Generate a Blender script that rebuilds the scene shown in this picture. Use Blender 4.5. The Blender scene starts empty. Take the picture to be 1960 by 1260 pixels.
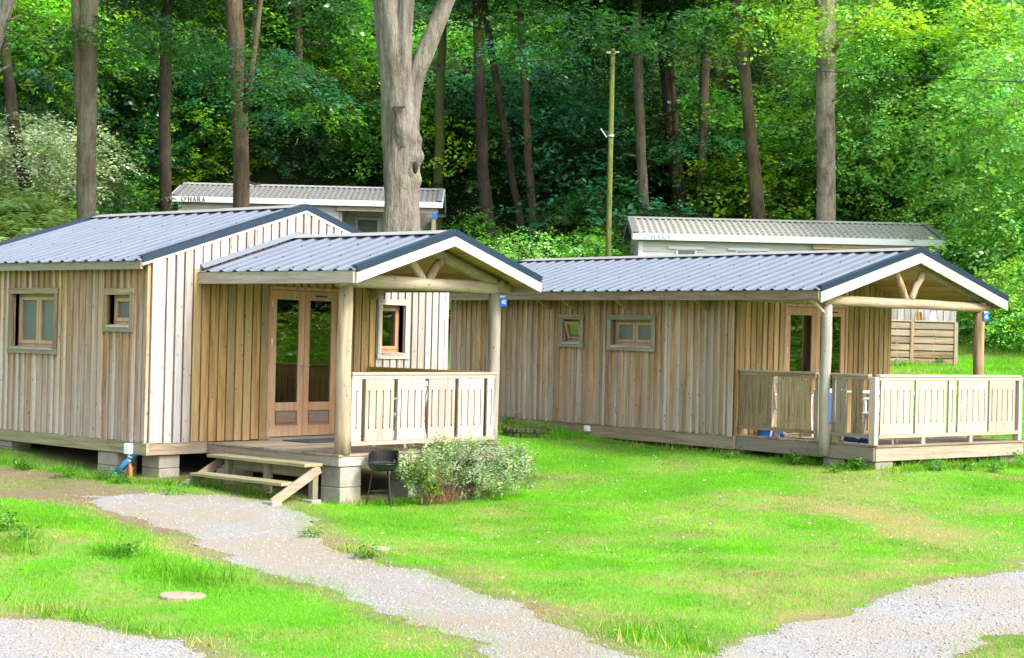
import bpy, bmesh, math, random
import numpy as np
from mathutils import Vector, Matrix

random.seed(7)
RNG = np.random.default_rng(11)
scene = bpy.context.scene
COL = scene.collection
R = math.radians

# ------------------------------------------------------------------ camera
CAM = np.array([18.6428, -13.4557, 1.5514])
FPX, YAW, PITCH, ROLL = 3253.17, 0.7357, 0.0029, 0.0234
FW = np.array([-math.sin(YAW) * math.cos(PITCH), math.cos(YAW) * math.cos(PITCH), math.sin(PITCH)])
_r = np.array([math.cos(YAW), math.sin(YAW), 0.0])
_u = np.cross(_r, FW)
RT = math.cos(ROLL) * _r + math.sin(ROLL) * _u
UP = -math.sin(ROLL) * _r + math.cos(ROLL) * _u
FH = np.array([-math.sin(YAW), math.cos(YAW)])
RH = np.array([math.cos(YAW), math.sin(YAW)])
cd = bpy.data.cameras.new('camera')
cd.sensor_width = 36.0
cd.lens = FPX / 1960.0 * 36.0
cd.clip_start = 0.1
cd.clip_end = 1500.0
cam = bpy.data.objects.new('camera', cd)
COL.objects.link(cam)
cam.matrix_world = Matrix(((RT[0], UP[0], -FW[0], CAM[0]), (RT[1], UP[1], -FW[1], CAM[1]),
                           (RT[2], UP[2], -FW[2], CAM[2]), (0, 0, 0, 1)))
scene.camera = cam

# ------------------------------------------------------------------ sky and sun
SUN_DIR = Vector((0.86, 0.10, 0.76)).normalized()      # towards the sun
world = bpy.data.worlds.new('World')
scene.world = world
world.use_nodes = True
wn = world.node_tree
wn.nodes.clear()
sky = wn.nodes.new('ShaderNodeTexSky')
sky.sky_type = 'NISHITA'
sky.sun_disc = False
sky.sun_elevation = math.asin(SUN_DIR.z)
sky.sun_rotation = math.atan2(SUN_DIR.x, SUN_DIR.y)
sky.dust_density = 3.0
sky.air_density = 1.0
hs = wn.nodes.new('ShaderNodeHueSaturation')
hs.inputs['Saturation'].default_value = 0.55
bg = wn.nodes.new('ShaderNodeBackground')
bg.inputs['Strength'].default_value = 0.15
wo = wn.nodes.new('ShaderNodeOutputWorld')
wn.links.new(sky.outputs[0], hs.inputs['Color'])
wn.links.new(hs.outputs[0], bg.inputs['Color'])
wn.links.new(bg.outputs[0], wo.inputs['Surface'])
sd = bpy.data.lights.new('sun', 'SUN')
sd.energy = 1.5
sd.angle = R(11)
sd.color = (1.0, 0.95, 0.86)
sun = bpy.data.objects.new('sun', sd)
COL.objects.link(sun)
sun.rotation_euler = SUN_DIR.to_track_quat('Z', 'Y').to_euler()
sun.location = (30, 10, 40)
vs = scene.view_settings
vs.view_transform = 'Standard'
vs.look = 'None'
vs.exposure = 1.78
vs.gamma = 1.0
vs.use_curve_mapping = False
scene.render.engine = 'CYCLES'
scene.cycles.max_bounces = 5
scene.cycles.diffuse_bounces = 2
scene.cycles.glossy_bounces = 2
scene.cycles.transmission_bounces = 3
scene.cycles.transparent_max_bounces = 8

# ------------------------------------------------------------------ helpers: pixels to place
def ray(px, py):
    return FW + RT * (px - 980.0) / FPX + UP * (630.0 - py) / FPX

def at(px, py, d):
    return CAM + ray(px, py) * d

def on_plane(px, py, ax, v):
    q = ray(px, py)
    return CAM + q * ((v - CAM[ax]) / q[ax])

# ------------------------------------------------------------------ helpers: objects
def tag(o, label=None, cat=None, group=None, kind=None):
    if label: o['label'] = label
    if cat: o['category'] = cat
    if group: o['group'] = group
    if kind: o['kind'] = kind
    return o

def empty(name, loc=(0, 0, 0), rz=0.0, label=None, cat=None, group=None):
    o = bpy.data.objects.new(name, None)
    o.empty_display_size = 0.2
    o.location = loc
    o.rotation_euler = (0, 0, rz)
    COL.objects.link(o)
    return tag(o, label, cat, group)

def link(name, me, parent=None):
    o = bpy.data.objects.new(name, me)
    COL.objects.link(o)
    if parent is not None:
        o.parent = parent
    return o

class MB:
    """collects shapes and links them as one mesh object"""
    def __init__(s):
        s.v = []; s.f = []
    def add(s, vs_, fs):
        b = len(s.v)
        s.v += [tuple(map(float, p)) for p in vs_]
        s.f += [tuple(i + b for i in f) for f in fs]
        return s
    def hexa(s, p):   # 8 corner points: bottom ring 0-3, top ring 4-7
        return s.add(p, [(0, 3, 2, 1), (4, 5, 6, 7), (0, 1, 5, 4), (1, 2, 6, 5), (2, 3, 7, 6), (3, 0, 4, 7)])
    def box(s, x0, x1, y0, y1, z0, z1):
        return s.hexa([(x0, y0, z0), (x1, y0, z0), (x1, y1, z0), (x0, y1, z0),
                       (x0, y0, z1), (x1, y0, z1), (x1, y1, z1), (x0, y1, z1)])
    def bar(s, a, b, w, h, up=(0, 0, 1)):
        a = np.array(a, float); b = np.array(b, float)
        d = (b - a) / np.linalg.norm(b - a)
        sd_ = np.cross(d, up); sd_ /= np.linalg.norm(sd_)
        u = np.cross(sd_, d)
        P = []
        for e in (a, b):
            P.append([e + sd_ * i * w / 2 + u * j * h / 2 for i, j in ((-1, -1), (1, -1), (1, 1), (-1, 1))])
        return s.hexa(P[0] + P[1])
    def tube(s, pts, rad, n=10, caps=True, jit=0.0, bump=None):
        pts = [np.array(p, float) for p in pts]
        if not hasattr(rad, '__len__'): rad = [rad] * len(pts)
        base = len(s.v)
        ref = np.array([0.31, 0.23, 0.92])
        for i, p in enumerate(pts):
            d = pts[min(i + 1, len(pts) - 1)] - pts[max(i - 1, 0)]
            d = d / (np.linalg.norm(d) + 1e-9)
            if i == 0:
                a = np.cross(d, ref if abs(d @ ref) < .95 else np.array([1.0, 0, 0]))
            else:
                a = a - d * (a @ d)
            a /= np.linalg.norm(a)
            b = np.cross(d, a)
            for k in range(n):
                t = 2 * math.pi * k / n
                r_ = rad[i] * (1 + (jit * (random.random() - .5) if jit else 0))
                q = p + (a * math.cos(t) + b * math.sin(t)) * r_
                if bump is not None: q = bump(q, p, i)
                s.v.append(tuple(q))
        for i in range(len(pts) - 1):
            for k in range(n):
                k2 = (k + 1) % n
                s.f.append((base + i * n + k, base + i * n + k2, base + (i + 1) * n + k2, base + (i + 1) * n + k))
        if caps:
            s.f.append(tuple(base + k for k in range(n))[::-1])
            s.f.append(tuple(base + (len(pts) - 1) * n + k for k in range(n)))
        return s
    def extrude2d(s, pts, faces, fn, t0, t1):
        """2d faces extruded between depths t0 and t1; fn(a, b, t) gives the 3d point"""
        n = len(pts); base = len(s.v)
        s.v += [tuple(map(float, fn(a, b, t0))) for a, b in pts] + [tuple(map(float, fn(a, b, t1))) for a, b in pts]
        cnt = {}
        for f in faces:
            for i in range(len(f)):
                e = (f[i], f[(i + 1) % len(f)])
                cnt.setdefault(tuple(sorted(e)), []).append(e)
        for f in faces:
            s.f.append(tuple(base + i for i in f))
            s.f.append(tuple(base + n + i for i in reversed(f)))
        for k, es in cnt.items():
            if len(es) == 1:
                i, j = es[0]
                s.f.append((base + j, base + i, base + n + i, base + n + j))
        return s
    def mesh(s, name, mat, smooth=False, bevel=0.0, recalc=True):
        me = bpy.data.meshes.new(name)
        me.from_pydata(s.v, [], s.f)
        if recalc or bevel:
            bm = bmesh.new(); bm.from_mesh(me)
            bmesh.ops.recalc_face_normals(bm, faces=bm.faces)
            if bevel:
                bmesh.ops.bevel(bm, geom=list(bm.edges), offset=bevel, segments=1, affect='EDGES', clamp_overlap=True)
            bm.to_mesh(me); bm.free()
        if smooth:
            me.polygons.foreach_set('use_smooth', [True] * len(me.polygons))
        me.materials.append(mat)
        return me
    def build(s, name, mat, parent=None, smooth=False, bevel=0.0, recalc=True):
        return link(name, s.mesh(name, mat, smooth, bevel, recalc), parent)

def np_mesh(name, verts, faces_n, loops, mat, col=None, smooth=False):
    """fast mesh from numpy: verts (n,3), loops flat index array, every face with faces_n corners"""
    me = bpy.data.meshes.new(name)
    nf = len(loops) // faces_n
    me.vertices.add(len(verts)); me.loops.add(len(loops)); me.polygons.add(nf)
    me.vertices.foreach_set('co', np.asarray(verts, np.float32).ravel())
    me.loops.foreach_set('vertex_index', np.asarray(loops, np.int32))
    me.polygons.foreach_set('loop_start', np.arange(nf, dtype=np.int32) * faces_n)
    if smooth:
        me.polygons.foreach_set('use_smooth', np.ones(nf, bool))
    me.update(calc_edges=True)
    if col is not None:
        ca = me.color_attributes.new('Col', 'FLOAT_COLOR', 'POINT')
        c4 = np.ones((len(verts), 4), np.float32); c4[:, :3] = col
        ca.data.foreach_set('color', c4.ravel())
    me.materials.append(mat)
    return me

# ------------------------------------------------------------------ helpers: materials
class NT:
    def __init__(s, name):
        s.m = bpy.data.materials.new(name); s.m.use_nodes = True
        s.t = s.m.node_tree; s.t.nodes.clear()
        s.out = s.n('ShaderNodeOutputMaterial')
    def n(s, kind, **kw):
        nd = s.t.nodes.new(kind)
        for k, v in kw.items(): setattr(nd, k, v)
        return nd
    def set(s, nd, key, v):
        if hasattr(v, 'node'): s.t.links.new(v, nd.inputs[key])
        else: nd.inputs[key].default_value = v
    def coord(s, scale=(1, 1, 1), rnd=False, kind='Object'):
        tc = s.n('ShaderNodeTexCoord'); mp = s.n('ShaderNodeMapping')
        s.t.links.new(tc.outputs[kind], mp.inputs['Vector'])
        mp.inputs['Scale'].default_value = scale
        if rnd:
            oi = s.n('ShaderNodeObjectInfo'); ml = s.n('ShaderNodeMath', operation='MULTIPLY')
            ml.inputs[1].default_value = 61.7
            s.t.links.new(oi.outputs['Random'], ml.inputs[0])
            cb = s.n('ShaderNodeCombineXYZ')
            for i in range(3): s.t.links.new(ml.outputs[0], cb.inputs[i])
            s.t.links.new(cb.outputs[0], mp.inputs['Location'])
        return mp.outputs[0]
    def noise(s, vec, scale, detail=4, rough=.6, out=0):
        nd = s.n('ShaderNodeTexNoise')
        s.set(nd, 'Vector', vec); nd.inputs['Scale'].default_value = scale
        nd.inputs['Detail'].default_value = detail; nd.inputs['Roughness'].default_value = rough
        return nd.outputs[out]
    def voro(s, vec, scale, feature='F1'):
        nd = s.n('ShaderNodeTexVoronoi', feature=feature)
        s.set(nd, 'Vector', vec); nd.inputs['Scale'].default_value = scale
        return nd.outputs[0]
    def ramp(s, fac, stops):
        nd = s.n('ShaderNodeValToRGB'); e = nd.color_ramp.elements
        while len(e) < len(stops): e.new(.5)
        for el, (p, c) in zip(e, stops):
            el.position = p; el.color = (*c, 1) if len(c) == 3 else c
        s.set(nd, 'Fac', fac)
        return nd.outputs[0]
    def mix(s, fac, a, b, mode='MIX'):
        nd = s.n('ShaderNodeMix', data_type='RGBA', blend_type=mode)
        for k, v in ((0, fac), (6, a), (7, b)):
            if hasattr(v, 'node'): s.t.links.new(v, nd.inputs[k])
            else: nd.inputs[k].default_value = (*v, 1) if (k > 0 and len(v) == 3) else v
        return nd.outputs[2]
    def math(s, op, a, b=None, clamp=False):
        nd = s.n('ShaderNodeMath', operation=op, use_clamp=clamp)
        s.set(nd, 0, a)
        if b is not None: s.set(nd, 1, b)
        return nd.outputs[0]
    def rand(s):
        return s.n('ShaderNodeObjectInfo').outputs['Random']
    def bump(s, h, strength=.4, dist=.01):
        nd = s.n('ShaderNodeBump'); s.set(nd, 'Height', h)
        nd.inputs['Strength'].default_value = strength; nd.inputs['Distance'].default_value = dist
        return nd.outputs[0]
    def prin(s, color, rough=.7, normal=None, metal=0.0, spec=.5, **kw):
        nd = s.n('ShaderNodeBsdfPrincipled')
        if hasattr(color, 'node'): s.set(nd, 'Base Color', color)
        else: nd.inputs['Base Color'].default_value = (*color, 1)
        s.set(nd, 'Roughness', rough); nd.inputs['Metallic'].default_value = metal
        nd.inputs['Specular IOR Level'].default_value = spec
        if normal is not None: s.set(nd, 'Normal', normal)
        for k, v in kw.items(): s.set(nd, k, v)
        return nd.outputs[0]
    def done(s, sh):
        s.t.links.new(sh, s.out.inputs['Surface']); return s.m

def wood(name, dark, light, grey, axis='z', greymix=.5, knots=.8, rough=.8, spec=.25, stain=(.10, .085, .05), stain_amt=.3, weather=0.0):
    dark, light, grey, stain = [tuple(x * .80 for x in q) for q in (dark, light, grey, stain)]
    m = NT(name)
    ax = {'x': 0, 'y': 1, 'z': 2}[axis]
    sc = [22, 22, 22]; sc[ax] = 1.3
    v = m.coord(sc, rnd=True)
    g = m.noise(v, 1.0, 5, .65)
    c = m.ramp(g, [(.34, dark), (.66, light)])
    sc2 = [3.0, 3.0, 3.0]; sc2[ax] = .5
    v2 = m.coord(sc2, rnd=True)
    big = m.noise(v2, 1.0, 3, .6)
    rf = m.rand()
    gm = m.math('ADD', m.math('MULTIPLY', big, 1.1), m.math('MULTIPLY', rf, .7))
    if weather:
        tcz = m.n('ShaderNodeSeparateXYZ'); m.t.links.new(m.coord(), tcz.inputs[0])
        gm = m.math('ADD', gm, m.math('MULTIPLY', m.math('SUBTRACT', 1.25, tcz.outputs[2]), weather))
    gm = m.math('MULTIPLY', m.math('SUBTRACT', gm, .95 - greymix * .75), 1.6, clamp=True)
    greyc = m.mix(g, tuple(x * .62 for x in grey), grey)
    c = m.mix(gm, c, greyc)
    # board to board brightness
    rf2 = m.n('ShaderNodeTexWhiteNoise', noise_dimensions='1D'); m.set(rf2, 'W', rf)
    br = m.ramp(rf2.outputs[0], [(0, (.76, .735, .70)), (.5, (1, 1, 1)), (1, (1.2, 1.18, 1.15))])
    c = m.mix(1.0, c, br, 'MULTIPLY')
    sc3 = [75, 75, 75]; sc3[ax] = 2.2
    fine = m.noise(m.coord(sc3, rnd=True), 1.0, 3, .6)
    c = m.mix(m.math('MULTIPLY', m.ramp(fine, [(.30, (1, 1, 1)), (.48, (0, 0, 0))]), .6), c, m.mix(1.0, c, (.48, .42, .36), 'MULTIPLY'))
    # blackened stains
    st = m.noise(m.coord([1.7, 1.7, 1.7], rnd=True), 1.3, 5, .7)
    sf = m.math('MULTIPLY', m.ramp(st, [(.56, (0, 0, 0)), (.78, (1, 1, 1))]), stain_amt)
    c = m.mix(sf, c, stain)
    if knots:
        sk = [11.0, 11.0, 11.0]; sk[ax] = 5.5
        kd = m.voro(m.coord(sk, rnd=True), 1.0)
        kf = m.math('MULTIPLY', m.ramp(kd, [(.05, (1, 1, 1)), (.15, (0, 0, 0))]), knots)
        c = m.mix(kf, c, (.07, .038, .02))
    return m.done(m.prin(c, rough, m.bump(g, .5, .004), spec=spec))

def plain(name, col, rough=.6, metal=0.0, spec=.5, var=.12, scale=6.0, bump=0.0):
    m = NT(name)
    n_ = m.noise(m.coord(rnd=True), scale, 4, .6)
    c = m.mix(n_, tuple(x * (1 - var) for x in col), tuple(min(1, x * (1 + var)) for x in col))
    nm = m.bump(n_, bump, .01) if bump else None
    return m.done(m.prin(c, rough, nm, metal, spec))
M = {}
# ------------------------------------------------------------------ materials
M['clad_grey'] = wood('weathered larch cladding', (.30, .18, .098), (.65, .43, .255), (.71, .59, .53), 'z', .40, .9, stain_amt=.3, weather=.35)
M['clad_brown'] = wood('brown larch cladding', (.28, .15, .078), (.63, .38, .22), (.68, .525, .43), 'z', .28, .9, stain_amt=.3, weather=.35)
M['clad_pale'] = wood('bleached cladding', (.37, .315, .265), (.54, .50, .47), (.555, .545, .555), 'z', .5, .75, stain=(.34, .27, .2), stain_amt=.2)
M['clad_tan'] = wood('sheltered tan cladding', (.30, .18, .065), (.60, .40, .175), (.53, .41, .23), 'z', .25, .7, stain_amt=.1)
for ax in 'xyz':
    M['beam_' + ax] = wood('weathered timber ' + ax, (.22, .155, .095), (.42, .325, .225), (.43, .375, .32), ax, .45, .6, stain=(.10, .085, .05), stain_amt=.35)
    M['pale_' + ax] = wood('pale rail timber ' + ax, (.42, .325, .25), (.60, .50, .42), (.58, .535, .52), ax, .45, .6, stain=(.42, .30, .17), stain_amt=.35)
    M['oak_' + ax] = wood('varnished door timber ' + ax, (.46, .26, .135), (.66, .42, .26), (.60, .43, .30), ax, .15, .0, rough=.45, spec=.4, stain_amt=.05)
    M['log_' + ax] = wood('peeled log ' + ax, (.23, .15, .08), (.50, .375, .235), (.49, .42, .33), ax, .4, .9, stain=(.16, .15, .05), stain_amt=.3)
    M['tan_' + ax] = wood('golden soffit ' + ax, (.40, .25, .075), (.58, .39, .14), (.50, .37, .17), ax, .15, .5, stain_amt=.1)
    M['step_' + ax] = wood('mossy step timber ' + ax, (.22, .20, .10), (.37, .35, .21), (.38, .36, .28), ax, .35, .4, stain=(.07, .09, .025), stain_amt=.55)
M['clad_dark'] = wood('dark groove boards', (.15, .09, .05), (.31, .21, .13), (.29, .23, .17), 'z', .2, .5)  # unbleached brown wood, darkened further with the groove's own shadow
M['clad_mid'] = wood('browner recessed boards', (.26, .15, .082), (.60, .385, .225), (.65, .525, .46), 'z', .40, .9, stain_amt=.3, weather=.35)
M['log_grey'] = wood('grey log', (.16, .135, .10), (.42, .36, .28), (.42, .39, .345), 'z', .6, .9, stain=(.12, .13, .08), stain_amt=.4)
M['barge'] = wood('white barge board', (.52, .48, .44), (.66, .62, .585), (.65, .635, .635), 'y', .5, .4, stain=(.5, .42, .3), stain_amt=.2)
M['lining'] = plain('dark sheathing', (.10, .075, .05), .9)
M['inside'] = plain('inside boarding', (.16, .12, .08), .8)
M['trim'] = plain('navy roof trim', (.007, .022, .045), .4, 0.0, .5, .25, 3)
M['cap'] = plain('ridge flashing', (.29, .28, .28), .45, 0.0, .5, .15, 3)
M['white_metal'] = plain('white lacquered fascia', (.62, .63, .64), .4, 0.0, .5, .03, 2)
M['steel'] = plain('brushed steel', (.55, .55, .56), .3, 1.0)
M['black'] = plain('black enamel', (.012, .012, .014), .3)
M['white_pl'] = plain('white plastic', (.78, .79, .8), .45, var=.05)
M['blue_pl'] = plain('blue plastic', (.015, .12, .5), .4)
M['sign'] = plain('blue enamel sign', (.01, .14, .60), .35, var=.04)
M['red'] = plain('red print', (.55, .10, .10), .5)
M['orange'] = plain('orange conduit', (.55, .11, .02), .5)
M['bluebag'] = plain('blue plastic film', (.06, .25, .48), .35, var=.35, scale=18)
M['siding'] = plain('cream siding', (.52, .51, .48), .55, var=.06, scale=3)
M['letter'] = plain('dark lettering', (.07, .08, .09), .6)
M['letter_pale'] = plain('faded lettering', (.33, .34, .35), .6)
M['mat'] = plain('dark doormat', (.035, .034, .035), .95, bump=.5, scale=60)
M['cloth'] = plain('pale cloth', (.6, .66, .72), .9, var=.2, scale=9)

def _roofmat(name, col, rough, spec):
    m = NT(name)
    v = m.coord((1, 1, 1), rnd=True)
    n1 = m.noise(v, 2.2, 5, .65); n2 = m.noise(m.coord((10, 1.2, 1.2), rnd=True), 1.5, 4, .6)
    c = m.mix(n1, tuple(x * .85 for x in col), tuple(x * 1.12 for x in col))
    c = m.mix(m.math('MULTIPLY', m.ramp(n2, [(.5, (0, 0, 0)), (.8, (1, 1, 1))]), .25), c, (.26, .25, .235))
    return m.done(m.prin(c, m.math('ADD', m.math('MULTIPLY', n1, .2), rough), spec=spec))
M['roof'] = _roofmat('slate blue steel roofing', (.135, .16, .205), .46, .4)
M['tile'] = _roofmat('grey tile effect roofing', (.18, .18, .185), .45, .5)
M['tile_warm'] = _roofmat('warm grey tile effect roofing', (.34, .335, .31), .45, .4)

def _concrete():
    m = NT('concrete block')
    n1 = m.noise(m.coord(rnd=True), 3, 6, .7); n2 = m.noise(m.coord(rnd=True), 45, 3, .6)
    c = m.ramp(n1, [(.3, (.21, .185, .15)), (.7, (.38, .35, .31))])
    c = m.mix(m.math('MULTIPLY', n2, .35), c, (.22, .2, .16))
    return m.done(m.prin(c, .9, m.bump(n2, .6, .006), spec=.2))
M['concrete'] = _concrete()

def _glass(name, tint, rough=.02, refl=.9):
    m = NT(name)
    fr = m.n('ShaderNodeFresnel'); fr.inputs['IOR'].default_value = 2.0
    gl = m.n('ShaderNodeBsdfGlossy'); gl.inputs['Roughness'].default_value = rough
    gl.inputs['Color'].default_value = (refl, refl, refl, 1)
    wv = m.noise(m.coord(), 1.4, 2, .5)
    m.set(gl, 'Normal', m.bump(wv, .03, .05))
    tr = m.n('ShaderNodeBsdfTransparent'); tr.inputs['Color'].default_value = (*tint, 1)
    mx = m.n('ShaderNodeMixShader')
    m.set(mx, 0, m.math('ADD', fr.outputs[0], .12, True))
    m.t.links.new(tr.outputs[0], mx.inputs[1]); m.t.links.new(gl.outputs[0], mx.inputs[2])
    return m.done(mx.outputs[0])
M['glass'] = _glass('window glass', (.72, .78, .78))

def _frost():
    m = NT('obscure glass')
    n1 = m.voro(m.coord(), 130)
    return m.done(m.prin((.10, .12, .115), .2, m.bump(n1, .5, .004), spec=.6))
M['frost'] = _frost()

def _bark(name, dark, light, moss=0.0, scale=1.0, streak=1.0):
    m = NT(name)
    n1 = m.noise(m.coord((4 * scale, 4 * scale, .7 * scale * streak), rnd=True), 2.2, 6, .7)
    n2 = m.noise(m.coord((1, 1, 1), rnd=True), 1.1, 4, .6)
    n3 = m.noise(m.coord((14, 14, 5), rnd=True), 2, 4, .7)
    c = m.ramp(n1, [(.3, dark), (.7, light)])
    c = m.mix(m.math('MULTIPLY', m.ramp(n2, [(.45, (0, 0, 0)), (.7, (1, 1, 1))]), .5), c, tuple(min(1, x * 1.5) for x in light))
    n4 = m.noise(m.coord((1.6, 1.6, .8), rnd=True), 1.6, 5, .7)
    c = m.mix(m.math('MULTIPLY', m.ramp(n4, [(.5, (0, 0, 0)), (.66, (1, 1, 1))]), .6), c, (dark[0] * 1.25, dark[1] * 1.05, dark[2] * .8))
    if moss:
        mf = m.math('MULTIPLY', m.ramp(n2, [(.62 - .25 * moss, (0, 0, 0)), (.85 - .25 * moss, (1, 1, 1))]), .85)
        c = m.mix(mf, c, (.10, .14, .02))
    return m.done(m.prin(c, .9, m.bump(m.math('ADD', n3, m.math('MULTIPLY', n1, 1.5)), 1.0, .06), spec=.2))
M['bark_beech'] = _bark('grey beech bark', (.07, .058, .044), (.30, .27, .225), .2, 1.6, .5)
M['bark_grey'] = _bark('grey brown bark', (.06, .05, .035), (.17, .145, .11), .2)
M['bark_brown'] = _bark('brown bark', (.045, .033, .02), (.14, .11, .072), .1)
M['bark_dark'] = _bark('dark bark', (.018, .015, .01), (.065, .052, .036), .15)
M['bark_moss'] = _bark('mossy bark', (.06, .055, .03), (.16, .15, .09), .9)
M['bark_mottled'] = _bark('mottled pale bark', (.07, .055, .04), (.34, .29, .24), 0, .7, 1.5)
M['pole'] = _bark('green stained pole timber', (.10, .13, .03), (.24, .27, .085), .5, 2)
M['hollow'] = plain('dark hollow shade', (.015, .012, .009), .95)  # near black: inner shade of the beech holes as colour
M['stem'] = plain('shrub stems', (.10, .07, .04), .9)

def _leaf(name, trans=.35, rough=.38, spec=.5, gain=1.0):
    m = NT(name)
    at_ = m.n('ShaderNodeAttribute'); at_.attribute_name = 'Col'
    c = at_.outputs['Color']
    c2 = m.mix(1.0, c, (1.15 * gain, 1.3 * gain, .5 * gain), 'MULTIPLY')
    p = m.prin(c, rough, spec=spec)
    tr = m.n('ShaderNodeBsdfTranslucent'); m.set(tr, 'Color', c2)
    mx = m.n('ShaderNodeMixShader'); mx.inputs[0].default_value = trans
    m.t.links.new(p, mx.inputs[1]); m.t.links.new(tr.outputs[0], mx.inputs[2])
    return m.done(mx.outputs[0])
M['leaf'] = _leaf('broad leaves', .40, .34, .55)
M['leaf_gloss'] = _leaf('glossy leaves', .25, .28, .8)
M['leaf_soft'] = _leaf('silver leaves', .25, .7, .2)
M['grass'] = _leaf('grass blades', .45, .5, .25)
M['straw'] = _leaf('dry stalks', .2, .8, .1)

def _ground():
    m = NT('turf and soil')
    v = m.coord()
    n1 = m.noise(v, .55, 5, .6); n2 = m.noise(v, 7, 5, .7); n3 = m.noise(v, 60, 3, .6)
    turf = m.mix(n2, (.05, .21, .010), (.12, .38, .022))
    dry = m.mix(n2, (.20, .18, .065), (.35, .30, .135))
    c = m.mix(m.ramp(n1, [(.46, (0, 0, 0)), (.64, (1, 1, 1))]), turf, dry)
    hl = m.n('ShaderNodeAttribute'); hl.attribute_name = 'Col'
    sp = m.n('ShaderNodeSeparateColor'); m.t.links.new(hl.outputs['Color'], sp.inputs[0])
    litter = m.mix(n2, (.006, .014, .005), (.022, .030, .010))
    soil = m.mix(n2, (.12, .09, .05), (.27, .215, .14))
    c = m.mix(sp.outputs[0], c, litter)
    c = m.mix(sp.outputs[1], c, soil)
    return m.done(m.prin(c, .95, m.bump(n3, .7, .03), spec=.1))
M['ground'] = _ground()

def _gravel(name, a, b, dirt, dirtamt):
    m = NT(name)
    v = m.coord()
    n1 = m.noise(v, .8, 5, .65)
    nd = m.n('ShaderNodeTexVoronoi'); m.set(nd, 'Vector', v); nd.inputs['Scale'].default_value = 42
    st = nd.outputs['Color']; ds = nd.outputs['Distance']
    n2 = m.noise(v, 70, 4, .7)
    sp = m.n('ShaderNodeSeparateColor'); m.t.links.new(st, sp.inputs[0])
    c = m.mix(sp.outputs[0], a, b)
    dc = m.mix(n2, tuple(x * .7 for x in dirt), tuple(x * 1.2 for x in dirt))
    f = m.math('MULTIPLY', m.ramp(n1, [(.52 - dirtamt * .3, (0, 0, 0)), (.66 - dirtamt * .2, (1, 1, 1))]), .9)
    c = m.mix(f, c, dc)
    h = m.math('ADD', m.math('MULTIPLY', ds, -.9), m.math('MULTIPLY', n2, .5))
    return m.done(m.prin(c, .9, m.bump(h, .8, .02), spec=.2))
M['gravel_road'] = _gravel('grey gravel', (.22, .22, .225), (.36, .355, .36), (.32, .285, .24), .4)
M['gravel_path'] = _gravel('path gravel and earth', (.20, .20, .205), (.34, .335, .335), (.29, .25, .19), .55)
M['stone'] = plain('loose stones', (.42, .41, .40), .85, var=.4, scale=30)

# ------------------------------------------------------------------ terrain
def _hash(ix, iy, sd_):
    h = np.sin(ix * 127.1 + iy * 311.7 + sd_ * 74.7) * 43758.5453
    return h - np.floor(h)
def vnoise(x, y, sd_=0):
    x = np.asarray(x, float); y = np.asarray(y, float)
    ix = np.floor(x); iy = np.floor(y); fx = x - ix; fy = y - iy
    fx = fx * fx * (3 - 2 * fx); fy = fy * fy * (3 - 2 * fy)
    a = _hash(ix, iy, sd_); b = _hash(ix + 1, iy, sd_); c = _hash(ix, iy + 1, sd_); d = _hash(ix + 1, iy + 1, sd_)
    return a + (b - a) * fx + (c - a) * fy + (a - b - c + d) * fx * fy
def fnoise(x, y, sd_=0, o=4):
    t = 0; a = .5; f = 1.0
    for i in range(o):
        t = t + a * vnoise(np.asarray(x) * f, np.asarray(y) * f, sd_ + i * 3); a *= .5; f *= 2.03
    return t
def sstep(a, b, x):
    t = np.clip((x - a) / (b - a), 0, 1); return t * t * (3 - 2 * t)

C2 = (3.2092, 8.8412, .0312); R2 = -.1397
def c2w(a, b, z=0.0):
    c, s = math.cos(R2), math.sin(R2)
    return np.array([C2[0] + c * a - s * b, C2[1] + s * a + c * b, C2[2] + z])
_k = [(2.68, 1.2, -.66), (2.3, 1.0, -.64), (0, .4, -.48), (-.9, 0, -.50), (-3.1, 0, -.32), (2.58, .1, -.62),
      (2.6, 4.4, -.62), (0, 5.6, -.45), (-5.5, 0, -.15), (-5, 5.5, -.05), (8.3, -7.1, -.86), (10.6, -4.5, -.86),
      (13.1, -1.6, -.82), (6, -1.2, -.76), (7, 4, -.66), (9.0, 7.5, -.58), (1.0, -3.0, -.62), (-2.7, -2.2, -.5), (4.5, -5.5, -.74),
      (12, 12, -.45), (3, 17, .0), (-7, 12, .15), (16, 4, -.75)]
for a, b, z in ((2.76, .2, -.34), (1.9, 0, -.36), (0, 0, -.30), (-4, 0, -.12), (-5.7, 0, -.06), (2.76, 3.7, -.34), (-7, 0, 0.0), (0, 4, -.15), (-2.4, -.1, -.27)):
    p = c2w(a, b, z); _k.append((p[0], p[1], p[2]))
_k = np.array(_k)
def _tps(r2):
    return np.where(r2 > 1e-9, .5 * r2 * np.log(r2 + 1e-12), 0.0)
_n = len(_k)
_A = np.zeros((_n + 3, _n + 3))
_d2 = ((_k[:, None, :2] - _k[None, :, :2]) ** 2).sum(-1)
_A[:_n, :_n] = _tps(_d2) + np.eye(_n) * .4
_A[:_n, _n] = 1; _A[:_n, _n + 1:] = _k[:, :2]; _A[_n, :_n] = 1; _A[_n + 1:, :_n] = _k[:, :2].T
_w = np.linalg.solve(_A, np.concatenate([_k[:, 2], np.zeros(3)]))
def sd_of(x, y):
    dx = np.asarray(x, float) - CAM[0]; dy = np.asarray(y, float) - CAM[1]
    return dx * RH[0] + dy * RH[1], dx * FH[0] + dy * FH[1]     # sideways, forward
HOMES = []    # (x, y, angle, length, width, z) level pads cut into the slope
def add_pad(pA, ang, length, width, z):
    HOMES.append((pA[0], pA[1], ang, length, width, z))
H1P = (-26.75, 20.03); H1A = R(43.0); H1Z = 3.05
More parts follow.
